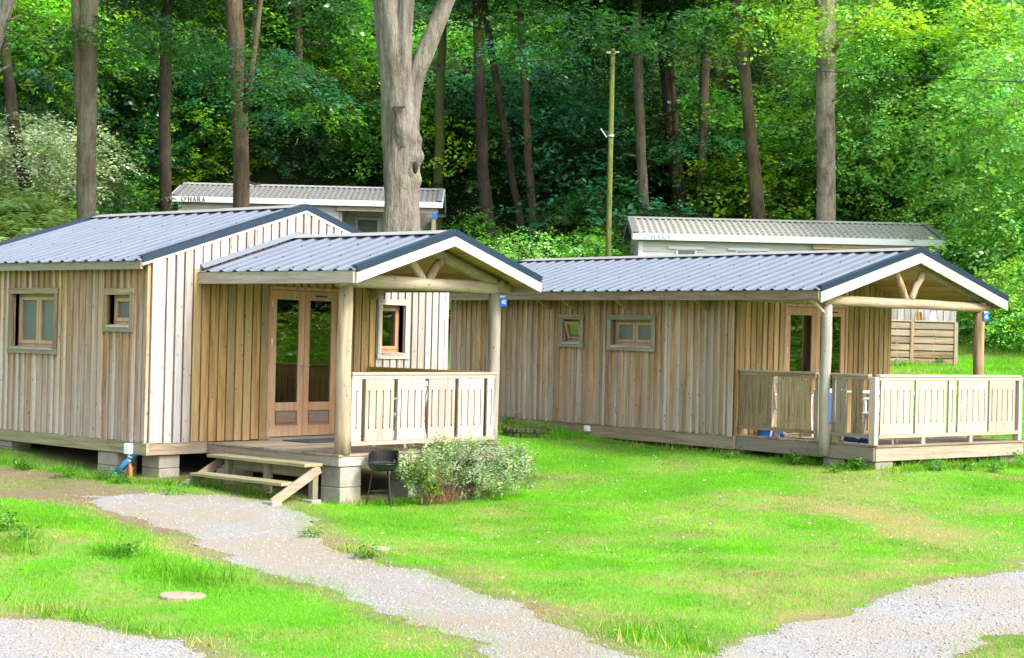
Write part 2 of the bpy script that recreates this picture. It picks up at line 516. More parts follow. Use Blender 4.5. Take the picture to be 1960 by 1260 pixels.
H2P = (-12.17, 25.75); H2A = R(42.0); H2Z = 1.75
add_pad(H1P, H1A, 9.0, 4.0, H1Z); add_pad(H2P, H2A, 9.0, 4.0, H2Z)
def gz(x, y):
    x = np.asarray(x, float); y = np.asarray(y, float); shp = np.broadcast(x, y).shape
    x = np.broadcast_to(x, shp).ravel(); y = np.broadcast_to(y, shp).ravel()
    z1 = np.full(x.shape, _w[_n]) + _w[_n + 1] * x + _w[_n + 2] * y
    for i in range(_n):
        z1 = z1 + _w[i] * _tps((x - _k[i, 0]) ** 2 + (y - _k[i, 1]) ** 2)
    z1 = np.clip(z1, -1.1, .6)
    s, D = sd_of(x, y)
    near_flat = sstep(6, 11, D) * (1 - sstep(14, 22, np.abs(s)))
    z1 = z1 * near_flat + (-.8 + .01 * np.maximum(D, 0)) * (1 - near_flat)
    zb = -.25 + .1 * np.clip(D - 29, 0, 21) + .43 * np.clip(D - 50, 0, 75) + .1 * np.clip(D - 125, 0, 400)
    zb = zb + .40 * np.clip(-s - 5.5, 0, 30) * sstep(33, 44, D)
    zb = zb + sstep(40, 60, D) * (fnoise(x * .12, y * .12, 5, 3) - .45) * 2.2
    w = sstep(28.5, 36, D)
    z = z1 * (1 - w) + zb * w
    z = z + (fnoise(x * .8, y * .8, 2, 3) - .44) * .05 * sstep(5, 10, D)
    # grassy bank left of the path
    b0 = on_plane(110, 1040, 2, -.62)
    z = z + .17 * np.exp(-(((x - b0[0]) / 2.2) ** 2 + ((y - b0[1]) / .8) ** 2))
    for hx, hy, an, ln, wd, hz in HOMES:
        c, s_ = math.cos(an), math.sin(an)
        a = c * (x - hx) + s_ * (y - hy); b = -s_ * (x - hx) + c * (y - hy)
        da = np.maximum(np.maximum(-a, a - ln), 0); db = np.maximum(np.maximum(-b - 1.5, b - wd), 0)
        k = 1 - sstep(.8, 4.5, np.hypot(da, db))
        z = z * (1 - k) + hz * k
    return z.reshape(shp)
def gpt(px, py, it=30):
    """the point of the ground seen at a pixel"""
    q = ray(px, py); t = 10.0
    lo, hi = 4.0, 80.0
    ts = np.linspace(lo, hi, 200)
    P = CAM[None] + q[None] * ts[:, None]
    d = P[:, 2] - gz(P[:, 0], P[:, 1])
    i = int(np.argmax(d < 0)) if (d < 0).any() else len(ts) - 1
    t = ts[i] if i == 0 else ts[i - 1] + (ts[i] - ts[i - 1]) * d[i - 1] / (d[i - 1] - d[i] + 1e-9)
    return CAM + q * t

def poly_world(pp):
    return np.array([gpt(*p)[:2] for p in pp])
PATH = poly_world([(150, 950), (260, 944), (330, 946), (420, 942), (520, 958), (590, 985), (640, 1040), (730, 1075), (850, 1108),
                   (1010, 1168), (1120, 1212), (1290, 1300), (960, 1310), (950, 1255), (830, 1200), (700, 1152), (560, 1112), (450, 1075), (345, 1030), (255, 990)])
DIRT = poly_world([(-90, 884), (100, 905), (230, 934), (330, 946), (420, 990), (330, 1032), (160, 972), (-90, 928)])
ROAD = poly_world([(-120, 1176), (60, 1187), (200, 1208), (330, 1230), (450, 1262), (580, 1310), (760, 1330), (930, 1300), (1290, 1290), (1380, 1252),
                   (1480, 1205), (1620, 1160), (1780, 1115), (2080, 1055), (2080, 1190), (1920, 1222), (1830, 1265), (1760, 1330), (1500, 1800), (-300, 1800)])
def sdist(poly, x, y):
    """signed distance to a polygon, negative inside"""
    x = np.asarray(x, float); y = np.asarray(y, float)
    d = np.full(x.shape, 1e9); ins = np.zeros(x.shape, bool)
    n = len(poly)
    for i in range(n):
        ax, ay = poly[i]; bx, by = poly[(i + 1) % n]
        ex, ey = bx - ax, by - ay
        t = np.clip(((x - ax) * ex + (y - ay) * ey) / (ex * ex + ey * ey), 0, 1)
        d = np.minimum(d, np.hypot(x - ax - t * ex, y - ay - t * ey))
        c = ((ay > y) != (by > y)) & (x < (bx - ax) * (y - ay) / (by - ay + 1e-12) + ax)
        ins ^= c
    return np.where(ins, -d, d)
def path_sd(x, y):
    return sdist(PATH, x, y) + (fnoise(x * 2.2, y * 2.2, 9, 4) - .45) * .6 + (fnoise(x * 9, y * 9, 13, 2) - .37) * .10
def road_sd(x, y):
    return sdist(ROAD, x, y) + (fnoise(x * 1.7, y * 1.7, 21, 4) - .45) * .7 + (fnoise(x * 9, y * 9, 23, 2) - .37) * .10
def dirt_sd(x, y):
    return sdist(DIRT, x, y) + (fnoise(x * 2.0, y * 2.0, 19, 4) - .45) * .5

def axis_pts(lo, hi, st, far):
    a = list(np.arange(lo, hi + 1e-6, st)); g = st
    while a[-1] < far: g *= 1.25; a.append(a[-1] + min(g, 25))
    g = st; b = []
    v = lo
    while v > -far: g *= 1.25; v -= min(g, 25); b.append(v)
    return np.array(b[::-1] + a)
gx = axis_pts(-7, 15, .14, 420); gy = axis_pts(-9, 15, .14, 420)
GX, GY = np.meshgrid(gx, gy)
GZ = gz(GX, GY)
S_, D_ = sd_of(GX, GY)
psd = path_sd(GX, GY); rsd = road_sd(GX, GY)
GZ = GZ - .022 * sstep(.0, -.28, np.minimum(psd, rsd))
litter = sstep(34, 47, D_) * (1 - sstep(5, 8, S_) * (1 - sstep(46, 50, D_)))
soil = np.maximum(sstep(.45, .0, psd) * .9, sstep(.35, 0, rsd) * .7)
soil = np.maximum(soil, sstep(.3, -.05, dirt_sd(GX, GY)))
soil = np.maximum(soil, 1.0 * ((GX > -5.6) & (GX < 2.5) & (GY > .3) & (GY < 5.4)))
c_, s_ = math.cos(R2), math.sin(R2)
LA = c_ * (GX - C2[0]) + s_ * (GY - C2[1]); LB = -s_ * (GX - C2[0]) + c_ * (GY - C2[1])
soil = np.maximum(soil, 1.0 * ((LA > -7.2) & (LA < 2.6) & (LB > .2) & (LB < 3.8)))
soil = np.maximum(soil, .7 * sstep(.55, .1, np.abs(GY + .15)) * (GX < .3) * (GX > -6))
ny, nx = GX.shape
idx = np.arange(nx * ny).reshape(ny, nx)
loops = np.stack([idx[:-1, :-1], idx[:-1, 1:], idx[1:, 1:], idx[1:, :-1]], -1).reshape(-1)
gcol = np.stack([litter.ravel(), soil.ravel(), np.zeros(nx * ny)], -1)
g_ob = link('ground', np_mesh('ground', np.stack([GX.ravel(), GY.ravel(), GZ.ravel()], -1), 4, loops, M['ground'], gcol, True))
tag(g_ob, kind='structure')

def sheet(name, sdf, poly, mat, lift):
    x0, y0 = poly.min(0) - .5; x1, y1 = poly.max(0) + .5
    x0 = max(x0, -9); y0 = max(y0, -14); x1 = min(x1, 22); y1 = min(y1, 14)
    st = .07
    xs = np.arange(x0, x1, st); ys = np.arange(y0, y1, st)
    X, Y = np.meshgrid(xs, ys)
    dd = sdf(X, Y)
    keep = dd < .06
    Z = gz(X, Y) + .004 + lift - .016 * sstep(-.06, .06, dd)
    id_ = np.arange(X.size).reshape(X.shape)
    cell = keep[:-1, :-1] & keep[:-1, 1:] & keep[1:, 1:] & keep[1:, :-1]
    q = np.stack([id_[:-1, :-1], id_[:-1, 1:], id_[1:, 1:], id_[1:, :-1]], -1)[cell]
    u, inv = np.unique(q.ravel(), return_inverse=True)
    V = np.stack([X.ravel(), Y.ravel(), Z.ravel()], -1)[u]
    return tag(link(name, np_mesh(name, V, 4, inv, mat, None, True)), kind='structure')
sheet('gravel_path', path_sd, PATH, M['gravel_path'], 0.0)
sheet('gravel_road', road_sd, ROAD, M['gravel_road'], -.003)
# ------------------------------------------------------------------ cabin building blocks
def frame_x(y0):      # wall running along x, facing -y
    return lambda a, o, z: (a, y0 - o, z)
def frame_y(x0):      # wall running along y, facing +x
    return lambda a, o, z: (x0 + o, a, z)
def frame_yb(x0):     # wall running along y, facing -x
    return lambda a, o, z: (x0 - o, a, z)
def frame_xb(y0):     # wall running along x, facing +y
    return lambda a, o, z: (a, y0 + o, z)

def fbox(mb, P, a0, a1, o0, o1, z0, z1, z1b=None):
    z1b = z1 if z1b is None else z1b
    return mb.hexa([P(a0, o0, z0), P(a1, o0, z0), P(a1, o1, z0), P(a0, o1, z0),
                    P(a0, o0, z1), P(a1, o0, z1b), P(a1, o1, z1b), P(a0, o1, z1)])

def cut(a0, a1, z0, zt, ops, mn=.012):
    """pieces of a board a0..a1 left over by the openings: (a0, a1, z0, top or None)"""
    out = [(a0, a1, z0, None)]
    for p, q, u, v in ops:
        nw = []
        for l, r, b, t in out:
            tt = zt if t is None else t
            if r <= p or l >= q or b >= v or tt <= u:
                nw.append((l, r, b, t)); continue
            if p - l > mn: nw.append((l, p, b, t))
            if r - q > mn: nw.append((q, r, b, t))
            m0, m1 = max(l, p), min(r, q)
            if m1 - m0 > mn:
                if u - b > .02: nw.append((m0, m1, b, u))
                if tt - v > .02: nw.append((m0, m1, v, t))
        out = nw
    return out

def clad(parent, P, a0, a1, z0, ztop, ops, pitch, cover, matf, inset=.10, kinks=(), split=None, back=None):
    def emit(m0, m1, o0, o1, b, t, nm, bev):
        z0_, z1_ = t or ztop(m0), t or ztop(m1)
        sp_ = split((m0 + m1) / 2) if split else None
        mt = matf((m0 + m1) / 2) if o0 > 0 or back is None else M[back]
        if sp_ is not None and b < sp_ < min(z0_, z1_) - .02:
            mb = MB(); fbox(mb, P, m0, m1, o0, o1, sp_ + .001, z0_, z1_); mb.build(nm, M['clad_pale'] if o0 > 0 or back is None else M[back], wall, bevel=bev)
            mb = MB(); fbox(mb, P, m0, m1, o0, o1, b, sp_ - .001); mb.build(nm, mt, wall, bevel=bev)
        else:
            mb = MB(); fbox(mb, P, m0, m1, o0, o1, b, z0_, z1_); mb.build(nm, mt, wall, bevel=bev)
    w = MB()
    es = sorted(set([a0, a1] + [e for o in ops for e in o[:2]] + list(kinks)))
    for l, r in zip(es[:-1], es[1:]):
        for m0, m1, b, t in cut(l, r, z0 + .01, ztop((l + r) / 2), ops):
            fbox(w, P, m0, m1, -inset, -.001, b, t if t else ztop(m0) - .01, t if t else ztop(m1) - .01)
    wall = w.build('wall', M['lining'], parent)
    n = max(1, round((a1 - a0) / pitch)); pt = (a1 - a0) / n
    for i in range(n):
        l = a0 + i * pt + .002; r = l + pt - .004
        jj = random.uniform(0, .003)
        for m0, m1, b, t in cut(l, r, z0 + random.uniform(-.006, .006), ztop((l + r) / 2), ops):
            emit(m0, m1, 0, .018 + jj, b, t, 'cladding_board', 0.0)
    for i in range(n + 1):
        c = a0 + i * pt; wj = cover * random.uniform(.88, 1.1)
        l = max(a0, c - wj / 2); r = min(a1, c + wj / 2)
        if i in (0, n): l = a0 if i == 0 else a1 - wj * .7; r = a0 + wj * .7 if i == 0 else a1
        jj = random.uniform(-.003, .003)
        for m0, m1, b, t in cut(l, r, z0 - random.uniform(.0, .02), ztop((l + r) / 2), ops, .02):
            emit(m0, m1, .0215, .046 + jj, b, t, 'cover_board', .003)
    return wall

def window(parent, P, a0, a1, z0, z1, panes=1, frost=False, wood_='oak', trim='beam', va='x', tilt=False, depth=.10):
    """a0..z1 is the outside of the trim"""
    tw = .085
    A0, A1, Z0, Z1 = a0 + tw, a1 - tw, z0 + .075, z1 - tw
    w = MB()    # reveal
    fbox(w, P, A0 - .02, A0, -depth, .036, Z0, Z1); fbox(w, P, A1, A1 + .02, -depth, .036, Z0, Z1)
    fbox(w, P, A0, A1, -depth, .036, Z1, Z1 + .02)
    win = w.build('window', M[trim + '_z'], parent)
    for l, r in ((a0, A0 - .004), (A1 + .004, a1)):
        mb = MB(); fbox(mb, P, l, r, .052, .072, z0 + .078, z1 - tw - .002); mb.build('trim_board', M[trim + '_z'], win, bevel=.003)
    mb = MB(); fbox(mb, P, a0 - .012, a1 + .012, .053, .076, z1 - tw, z1); mb.build('trim_board', M[trim + '_' + va], win, bevel=.003)
    mb = MB(); fbox(mb, P, a0 - .01, a1 + .01, .052, .074, z0, z0 + .076); mb.build('trim_board', M[trim + '_' + va], win, bevel=.003)
    mb = MB()
    mb.hexa([P(A0 + .002, -depth + .005, Z0), P(A1 - .002, -depth + .005, Z0), P(A1 - .002, .085, Z0 - .012), P(A0 + .002, .085, Z0 - .012),
             P(A0 + .002, -depth + .005, Z0 + .035), P(A1 - .002, -depth + .005, Z0 + .035), P(A1 - .002, .085, Z0 + .012), P(A0 + .002, .085, Z0 + .012)])
    mb.build('sill', M['pale_' + va], win)
    zb = Z0 + .03
    o0, o1 = -depth, -depth + .045
    fr = MB(); k = .035
    fbox(fr, P, A0, A0 + k, o0, o1, zb, Z1); fbox(fr, P, A1 - k, A1, o0, o1, zb, Z1)
    fbox(fr, P, A0 + k, A1 - k, o0, o1, Z1 - k, Z1); fbox(fr, P, A0 + k, A1 - k, o0, o1, zb, zb + k)
    fr.build('frame', M[wood_ + '_z'], win)
    n = panes; wd = (A1 - A0 - 2 * k - (n - 1) * .012) / n
    for i in range(n):
        l = A0 + k + i * (wd + .012); r = l + wd
        s_ = MB(); q = .05
        b0, b1 = zb + k + .003, Z1 - k - .003
        sh = (lambda a, o, z: P(a, o + (z - b0) * .30 + .02, z)) if tilt else P
        fbox(s_, sh, l, l + q, o0 + .012, o1 + .012, b0, b1); fbox(s_, sh, r - q, r, o0 + .012, o1 + .012, b0, b1)
        fbox(s_, sh, l + q, r - q, o0 + .012, o1 + .012, b1 - q, b1); fbox(s_, sh, l + q, r - q, o0 + .012, o1 + .012, b0, b0 + q)
        s_.build('sash', M[wood_ + '_z'], win)
        g = MB(); fbox(g, sh, l + q, r - q, o0 + .02, o0 + .026, b0 + q, b1 - q)
        g.build('pane', M['frost'] if frost else M['glass'], win)
    return win

def door(parent, P, a0, a1, z0, z1):
    w = MB(); k = .05
    fbox(w, P, a0, a0 + k, -.03, .062, z0, z1); fbox(w, P, a1 - k, a1, -.03, .062, z0, z1)
    fbox(w, P, a0 + k, a1 - k, -.03, .062, z1 - k, z1)
    d = w.build('door', M['oak_z'], parent, bevel=.004)
    mb = MB(); fbox(mb, P, a0 - .005, a1 + .005, -.03, .11, z0 - .045, z0 - .002); mb.build('threshold', M['steel_sill'], d)
    mid = (a0 + a1) / 2
    for i, (l, r) in enumerate(((a0 + k + .004, mid - .003), (mid + .003, a1 - k - .004))):
        s = .10; b0, b1 = z0 + .01, z1 - k - .006
        m = MB()
        fbox(m, P, l, l + s, .0, .045, b0, b1); fbox(m, P, r - s, r, .0, .045, b0, b1)
        fbox(m, P, l + s, r - s, .0, .045, b1 - .13, b1); fbox(m, P, l + s, r - s, .0, .045, b0, b0 + .15)
        fbox(m, P, l + s, r - s, .0, .045, b0 + .36, b0 + .48)
        m.build('door_leaf', M['oak_z'], d, bevel=.003)
        m = MB(); fbox(m, P, l + s, r - s, .008, .02, b0 + .15, b0 + .36)
        fbox(m, P, l + s + .035, r - s - .035, .0205, .034, b0 + .185, b0 + .325)
        m.build('door_panel', M['oak_panel'], d, bevel=.004)
        m = MB(); fbox(m, P, l + s, r - s, .018, .026, b0 + .48, b1 - .13); m.build('glass', M['glass'], d)
        if i == 1:
            m = MB(); fbox(m, P, l + s + .1, r - s - .1, .0455, .053, b1 - .075, b1 - .055); m.build('vent', M['black'], d)
    hz = z0 + 1.02
    m = MB(); fbox(m, P, mid - .06, mid - .025, .0455, .055, hz - .16, hz + .10); m.build('handle_plate', M['steel'], d, bevel=.003)
    m = MB(); m.tube([P(mid - .043, .05, hz), P(mid - .043, .10, hz), P(mid - .03, .105, hz), P(mid + .06, .105, hz)], .009, 8); m.build('handle', M['steel'], d, True)
    for z in (z0 + .2, z0 + .78, z0 + 1.35, z1 - .25):
        m = MB(); m.tube([P(a0 + k, .07, z - .05), P(a0 + k, .07, z + .05)], .011, 8); m.build('hinge', M['steel'], d)
    return d
M['oak_panel'] = wood('greyed door panel', (.30, .18, .12), (.42, .28, .21), (.42, .33, .29), 'y', .5, 0, rough=.6)
M['steel_sill'] = plain('aluminium sill', (.45, .52, .58), .35, .8)

def roof_plane(roof, x0, x1, ridge, eave, pitch=.285, ribs=4, screws=True, flip=False, gridz=0.0):
    """corrugated sheets between ridge (y,z) and eave (y,z), over x0..x1"""
    ry, rz = ridge; ey, ez = eave
    t = np.array([0, ey - ry, ez - rz]); ln = np.linalg.norm(t); tn = t / ln
    N = np.array([0, -tn[2], tn[1]]); N = N if N[2] > 0 else -N
    n = max(1, round((x1 - x0) / pitch)); pt = (x1 - x0) / n
    prof = [(.0, .0), (.60, .0), (.71, .025), (.86, .025), (1.0, .0)]
    i = 0; scr = MB()
    while i < n:
        k = min(ribs, n - i)
        pts = []
        for j in range(k):
            pts += [(x0 + (i + j + u) * pt, h) for u, h in prof[:-1]]
        pts.append((x0 + (i + k) * pt - .001, 0.0))
        mb = MB(); m = len(pts)
        lift = .0015 * ((i // ribs) % 2)
        rows = []
        for (s, th) in ((0, 0), (1, 0), (1, -.005), (0, -.005)):
            rows.append([np.array([x, ry, rz]) + t * s + N * (h + th + lift) for x, h in pts])
        V = [p for r_ in rows for p in r_]
        F = []
        for a in range(4):
            b = (a + 1) % 4
            for q in range(m - 1):
                F.append((a * m + q, a * m + q + 1, b * m + q + 1, b * m + q))
        F.append(tuple(a * m for a in range(4))); F.append(tuple(a * m + m - 1 for a in range(4))[::-1])
        mb.add(V, F).build('roof_sheet', M['roof'], roof)
        for j in range(k):
            for si, s in enumerate((.97, .66, .34, .06)):
                if (i + j + si) % 2 and s != .97: continue
                c = np.array([x0 + (i + j + .79) * pt, ry, rz]) + t * s + N * (.025 + lift)
                scr.tube([c, c + N * .012], [.019, .014], 6)
        i += k
    if screws: tag(scr.build('roof_screws', M['trim'], roof), kind='stuff')

def ridge_cap(roof, x0, x1, y, z, sl, w=.17):
    mb = MB(); h = .046
    pts = [(-w, h - w * sl), (0, h), (w, h - w * sl), (w, h - w * sl - .006), (0, h - .006), (-w, h - w * sl - .006)]
    V = [(x, y + a, z + b) for x in (x0, x1) for a, b in pts]
    F = [(i, (i + 1) % 6, 6 + (i + 1) % 6, 6 + i) for i in range(6)] + [(0, 1, 4, 5)[::-1], (1, 2, 3, 4)[::-1], (6, 7, 10, 11), (7, 8, 9, 10)]
    mb.add(V, F).build('ridge_cap', M['cap'], roof)

def rake_trim(roof, x, ridge, eave, cover=.11, face=.09, drop=.0):
    """folded dark trim along a gable edge, outside face at x"""
    a = np.array([0, *ridge]); b = np.array([0, *eave]); t = (b - a) / np.linalg.norm(b - a)
    N = np.array([0, -t[2], t[1]]); N = N if N[2] > 0 else -N
    mb = MB()
    def P(q, xx, o): p = q + N * o; return (xx, p[1], p[2])
    e = a; f = b
    mb.hexa([P(e, x - cover, .044), P(e, x, .044), P(f, x, .044), P(f, x - cover, .044),
             P(e, x - cover, .052), P(e, x, .052), P(f, x, .052), P(f, x - cover, .052)])
    mb.hexa([P(e, x - .006, .052 - face), P(e, x, .052 - face), P(f, x, .052 - face), P(f, x - .006, .052 - face),
             P(e, x - .006, .0435), P(e, x, .0435), P(f, x, .0435), P(f, x - .006, .0435)])
    mb.build('rake_trim', M['trim'], roof)

def barge(roof, x, ridge, eave, top=-.05, h=.17, th=.03, ext=0.0, mat='barge'):
    a = np.array([0, *ridge]); b = np.array([0, *eave]); t = (b - a)
    mb = MB()
    q0, q1 = a, b + t * ext
    mb.hexa([(x - th, q0[1], q0[2] + top - h), (x, q0[1], q0[2] + top - h), (x, q1[1], q1[2] + top - h), (x - th, q1[1], q1[2] + top - h),
             (x - th, q0[1], q0[2] + top), (x, q0[1], q0[2] + top), (x, q1[1], q1[2] + top), (x - th, q1[1], q1[2] + top)])
    mb.build('barge_board', M[mat], roof, bevel=.003)

def soffit(roof, x0, x1, ridge, eave, mat, drop=.06, th=.02, n=14):
    a = np.array([0, *ridge]); b = np.array([0, *eave])
    for i in range(n):
        p = a + (b - a) * (i / n); q = a + (b - a) * ((i + .965) / n)
        mb = MB(); j = random.uniform(0, .002)
        mb.hexa([(x0, p[1], p[2] - drop - th - j), (x1, p[1], p[2] - drop - th - j), (x1, q[1], q[2] - drop - th - j), (x0, q[1], q[2] - drop - th - j),
                 (x0, p[1], p[2] - drop), (x1, p[1], p[2] - drop), (x1, q[1], q[2] - drop), (x0, q[1], q[2] - drop)])
        mb.build('soffit_board', mat, roof)

def log(name, parent, a, b, r0, r1=None, mat=None, n=16):
    r1 = r1 or r0
    a = np.array(a, float); b = np.array(b, float)
    k = 9
    ph = random.uniform(0, 6)
    pts = [a + (b - a) * i / (k - 1) + np.array([.006 * math.sin(ph + i * 1.3), .006 * math.cos(ph * 2 + i), .004 * math.sin(i * 2 + ph)]) * (0 < i < k - 1) for i in range(k)]
    rr = [(r0 + (r1 - r0) * i / (k - 1)) * random.uniform(.975, 1.025) for i in range(k)]
    mb = MB(); mb.tube(pts, rr, n)
    o = mb.build(name, mat, parent, True)
    for p in o.data.polygons:
        if len(p.vertices) > 4: p.use_smooth = False
    return o

def slot_panel(w, z0, z1, slots, sz0, sz1, sw=.009, sr=.016):
    """2d board with narrow round-ended slots: returns points and faces"""
    pts, faces = [], []
    def quad(a, b, c, d):
        k = len(pts); pts.extend([a, b, c, d]); faces.append((k, k + 1, k + 2, k + 3))
    cs = [w * (i + .5) / slots for i in range(slots)]
    edges = [0.0]
    for c in cs: edges += [c - sr, c + sr]
    edges.append(w)
    for i in range(0, len(edges) - 1, 2):
        zs = [z0, sz0 - sr, sz0 - .7 * sr, sz0, sz0 + sr, sz1 - sr, sz1, sz1 + .7 * sr, sz1 + sr, z1]
        for u, v in zip(zs[:-1], zs[1:]): quad((edges[i], u), (edges[i + 1], u), (edges[i + 1], v), (edges[i], v))
    prof = [(sz0 - sr, 0), (sz0 - .7 * sr, .7 * sr), (sz0, sr), (sz0 + sr, sw), (sz1 - sr, sw), (sz1, sr), (sz1 + .7 * sr, .7 * sr), (sz1 + sr, 0)]
    for c in cs:
        for sg in (-1, 1):
            for (u, hu), (v, hv) in zip(prof[:-1], prof[1:]):
                a, b = c + sg * hu, c + sg * hv; e = c + sg * sr
                q = [(a, u), (e, u), (e, v), (b, v)]
                if sg < 0: q = q[::-1]
                quad(*q)
        for u, v in ((z0, sz0 - sr), (sz1 + sr, z1)):
            quad((c - sr, u), (c, u), (c, v), (c - sr, v)); quad((c, u), (c + sr, u), (c + sr, v), (c, v))
    # merge equal points, drop degenerate faces
    key = {}; mp = []
    for p in pts:
        k = (round(p[0], 5), round(p[1], 5)); key.setdefault(k, len(key)); mp.append(key[k])
    up = list(key.keys()); ff = []
    for f in faces:
        g = []
        for i in f:
            if mp[i] not in g: g.append(mp[i])
        if len(g) > 2: ff.append(tuple(g))
    return up, ff

def railing(parent, P, a0, segs, dz, va, mat, zt=1.03, end_posts=(True, True), th=.024, sl=(.32, .79), spacer=()):
    tot = sum(abs(s[0]) for s in segs)
    mb = MB(); fbox(mb, P, a0 - .01, a0 + tot + .01, -.035, .055, dz + zt - .035, dz + zt)
    rl = mb.build('railing', M[mat + '_' + va], parent, bevel=.004)
    mb = MB(); fbox(mb, P, a0, a0 + tot, .0, .04, dz + zt - .085, dz + zt - .037); mb.build('top_rail', M[mat + '_' + va], rl, bevel=.003)
    mb = MB(); fbox(mb, P, a0, a0 + tot, .0, .045, dz + .10, dz + .155); mb.build('bottom_rail', M[mat + '_' + va], rl, bevel=.003)
    a = a0
    for s in segs:
        if s[0] > 0:
            pts, ff = slot_panel(s[0], dz + .157, dz + zt - .087, s[1], dz + sl[0], dz + sl[1])
            mb = MB(); mb.extrude2d(pts, ff, lambda u, z, t, a=a: P(a + u, t, z), .008, .008 + th)
            mb.build('slotted_board', M[mat + '_z'], rl)
        a += abs(s[0])
    for i, e in enumerate(end_posts):
        if e:
            c = a0 if i == 0 else a0 + tot
            mb = MB(); fbox(mb, P, c - .03, c + .03, -.036, -.004, dz, dz + zt - .037)
            mb.build('stile', M[mat + '_z'], rl)
    for c in spacer:
        mb = MB(); fbox(mb, P, c - .04, c + .04, .0, .04, dz, dz + .098); mb.build('spacer_block', M[mat + '_z'], rl)
    return rl

def deck(parent, x0, x1, y0, y1, z, fasc, mat='beam', along='x', w=.14, top_mat=None):
    d = MB()
    d.box(x0 + .06, x1 - .06, y0 + .06, y0 + .12, z - .15, z - .032); d.box(x0 + .06, x1 - .06, (y0 + y1) / 2, (y0 + y1) / 2 + .06, z - .15, z - .032)
    d.box(x0 + .06, x1 - .06, y1 - .12, y1 - .06, z - .15, z - .032)
    dk = d.build('deck', M[mat + '_x'], parent)
    lo, hi = (y0, y1) if along == 'x' else (x0, x1)
    n = round((hi - lo) / w); p = (hi - lo) / n
    for i in range(n):
        mb = MB(); l, r = lo + i * p + .002, lo + (i + 1) * p - .003
        j = random.uniform(0, .002)
        if along == 'x': mb.box(x0, x1, l, r, z - .03, z - j)
        else: mb.box(l, r, y0, y1, z - .03, z - j)
        mb.build('deck_plank', M[(top_mat or mat) + '_' + along], dk, bevel=.002)
    return dk

# ------------------------------------------------------------------ cabin with the gabled side porch (nearer, left)
cab1 = empty('timber_cabin', (0, 0, -.17), 0, 'board-clad timber cabin with door and low porch gable, nearer on the left', 'cabin')
K1 = bpy.data.objects.new('cabin_body', None)   # replaced below by parts placed directly under the cabin
bpy.data.objects.remove(K1)
# all parts are modelled in floor coordinates; the root stands 0.17 lower
class Off:
    pass
def lower(o, dz):
    o.location.z += dz
C1 = {'ridge': (2.633, 3.30), 'eaveL': (-.176, 2.417), 'eaveR': (5.78, 2.312)}
sl1 = (C1['ridge'][1] - C1['eaveL'][1]) / (C1['ridge'][0] - C1['eaveL'][0])
W1, L1 = 5.606, 5.05
zt_l = lambda a: 2.365
zt_g = lambda a: 3.22 - sl1 * abs(a - 2.633)
win_big = (-3.35, -2.10, 1.11, 2.05); win_sml = (-.98, -.29, 1.455, 2.04); win_g = (4.08, 4.73, 1.13, 2.03)
DO = (1.979, 3.321, .012, 2.15)
def inner(o): return (o[0] + .085, o[1] - .085, o[2] + .075, o[3] - .085)
before = set(bpy.data.objects)
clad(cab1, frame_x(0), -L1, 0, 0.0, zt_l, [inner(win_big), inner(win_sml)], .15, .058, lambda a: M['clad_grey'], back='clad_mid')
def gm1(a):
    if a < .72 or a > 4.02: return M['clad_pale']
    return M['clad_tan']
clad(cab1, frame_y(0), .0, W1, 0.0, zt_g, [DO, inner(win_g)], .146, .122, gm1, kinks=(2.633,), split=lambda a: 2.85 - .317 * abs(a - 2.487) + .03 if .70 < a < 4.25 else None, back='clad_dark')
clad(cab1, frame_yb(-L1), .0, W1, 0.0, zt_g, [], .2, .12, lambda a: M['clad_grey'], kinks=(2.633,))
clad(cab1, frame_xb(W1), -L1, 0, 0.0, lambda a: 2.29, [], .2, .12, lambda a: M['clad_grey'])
window(cab1, frame_x(0), *win_big, panes=2, frost=True, va='x')
window(cab1, frame_x(0), *win_sml, panes=1, frost=True, va='x')
window(cab1, frame_y(0), *win_g, panes=1, frost=False, trim='pale', va='y', depth=.12)
door(cab1, frame_y(0), *DO)
mb = MB(); mb.box(-L1 + .1, -.1, .1, W1 - .1, -.10, -.02); mb.build('floor', M['inside'], cab1)
mb = MB()
mb.box(-3.2, -3.15, .1, W1 - .1, -.02, 2.3); mb.box(-L1 + .1, -.1, .1, W1 - .1, 2.3, 2.34)
mb.build('partition', M['inside'], cab1)
mb = MB(); mb.box(-L1, .035, -.035, .02, -.17, -.004); mb.build('base_beam', M['step_x'], cab1, bevel=.005)
mb = MB(); mb.box(-.02, .034, .022, .97, -.17, -.004); mb.build('base_beam', M['beam_y'], cab1, bevel=.005)
mb = MB(); mb.box(-.02, .03, .98, W1, -.17, -.03); mb.box(-L1, 0, W1 - .05, W1, -.17, -.004); mb.box(-L1, -L1 + .05, .02, W1 - .05, -.17, -.004); mb.build('base_beam', M['beam_y'], cab1)
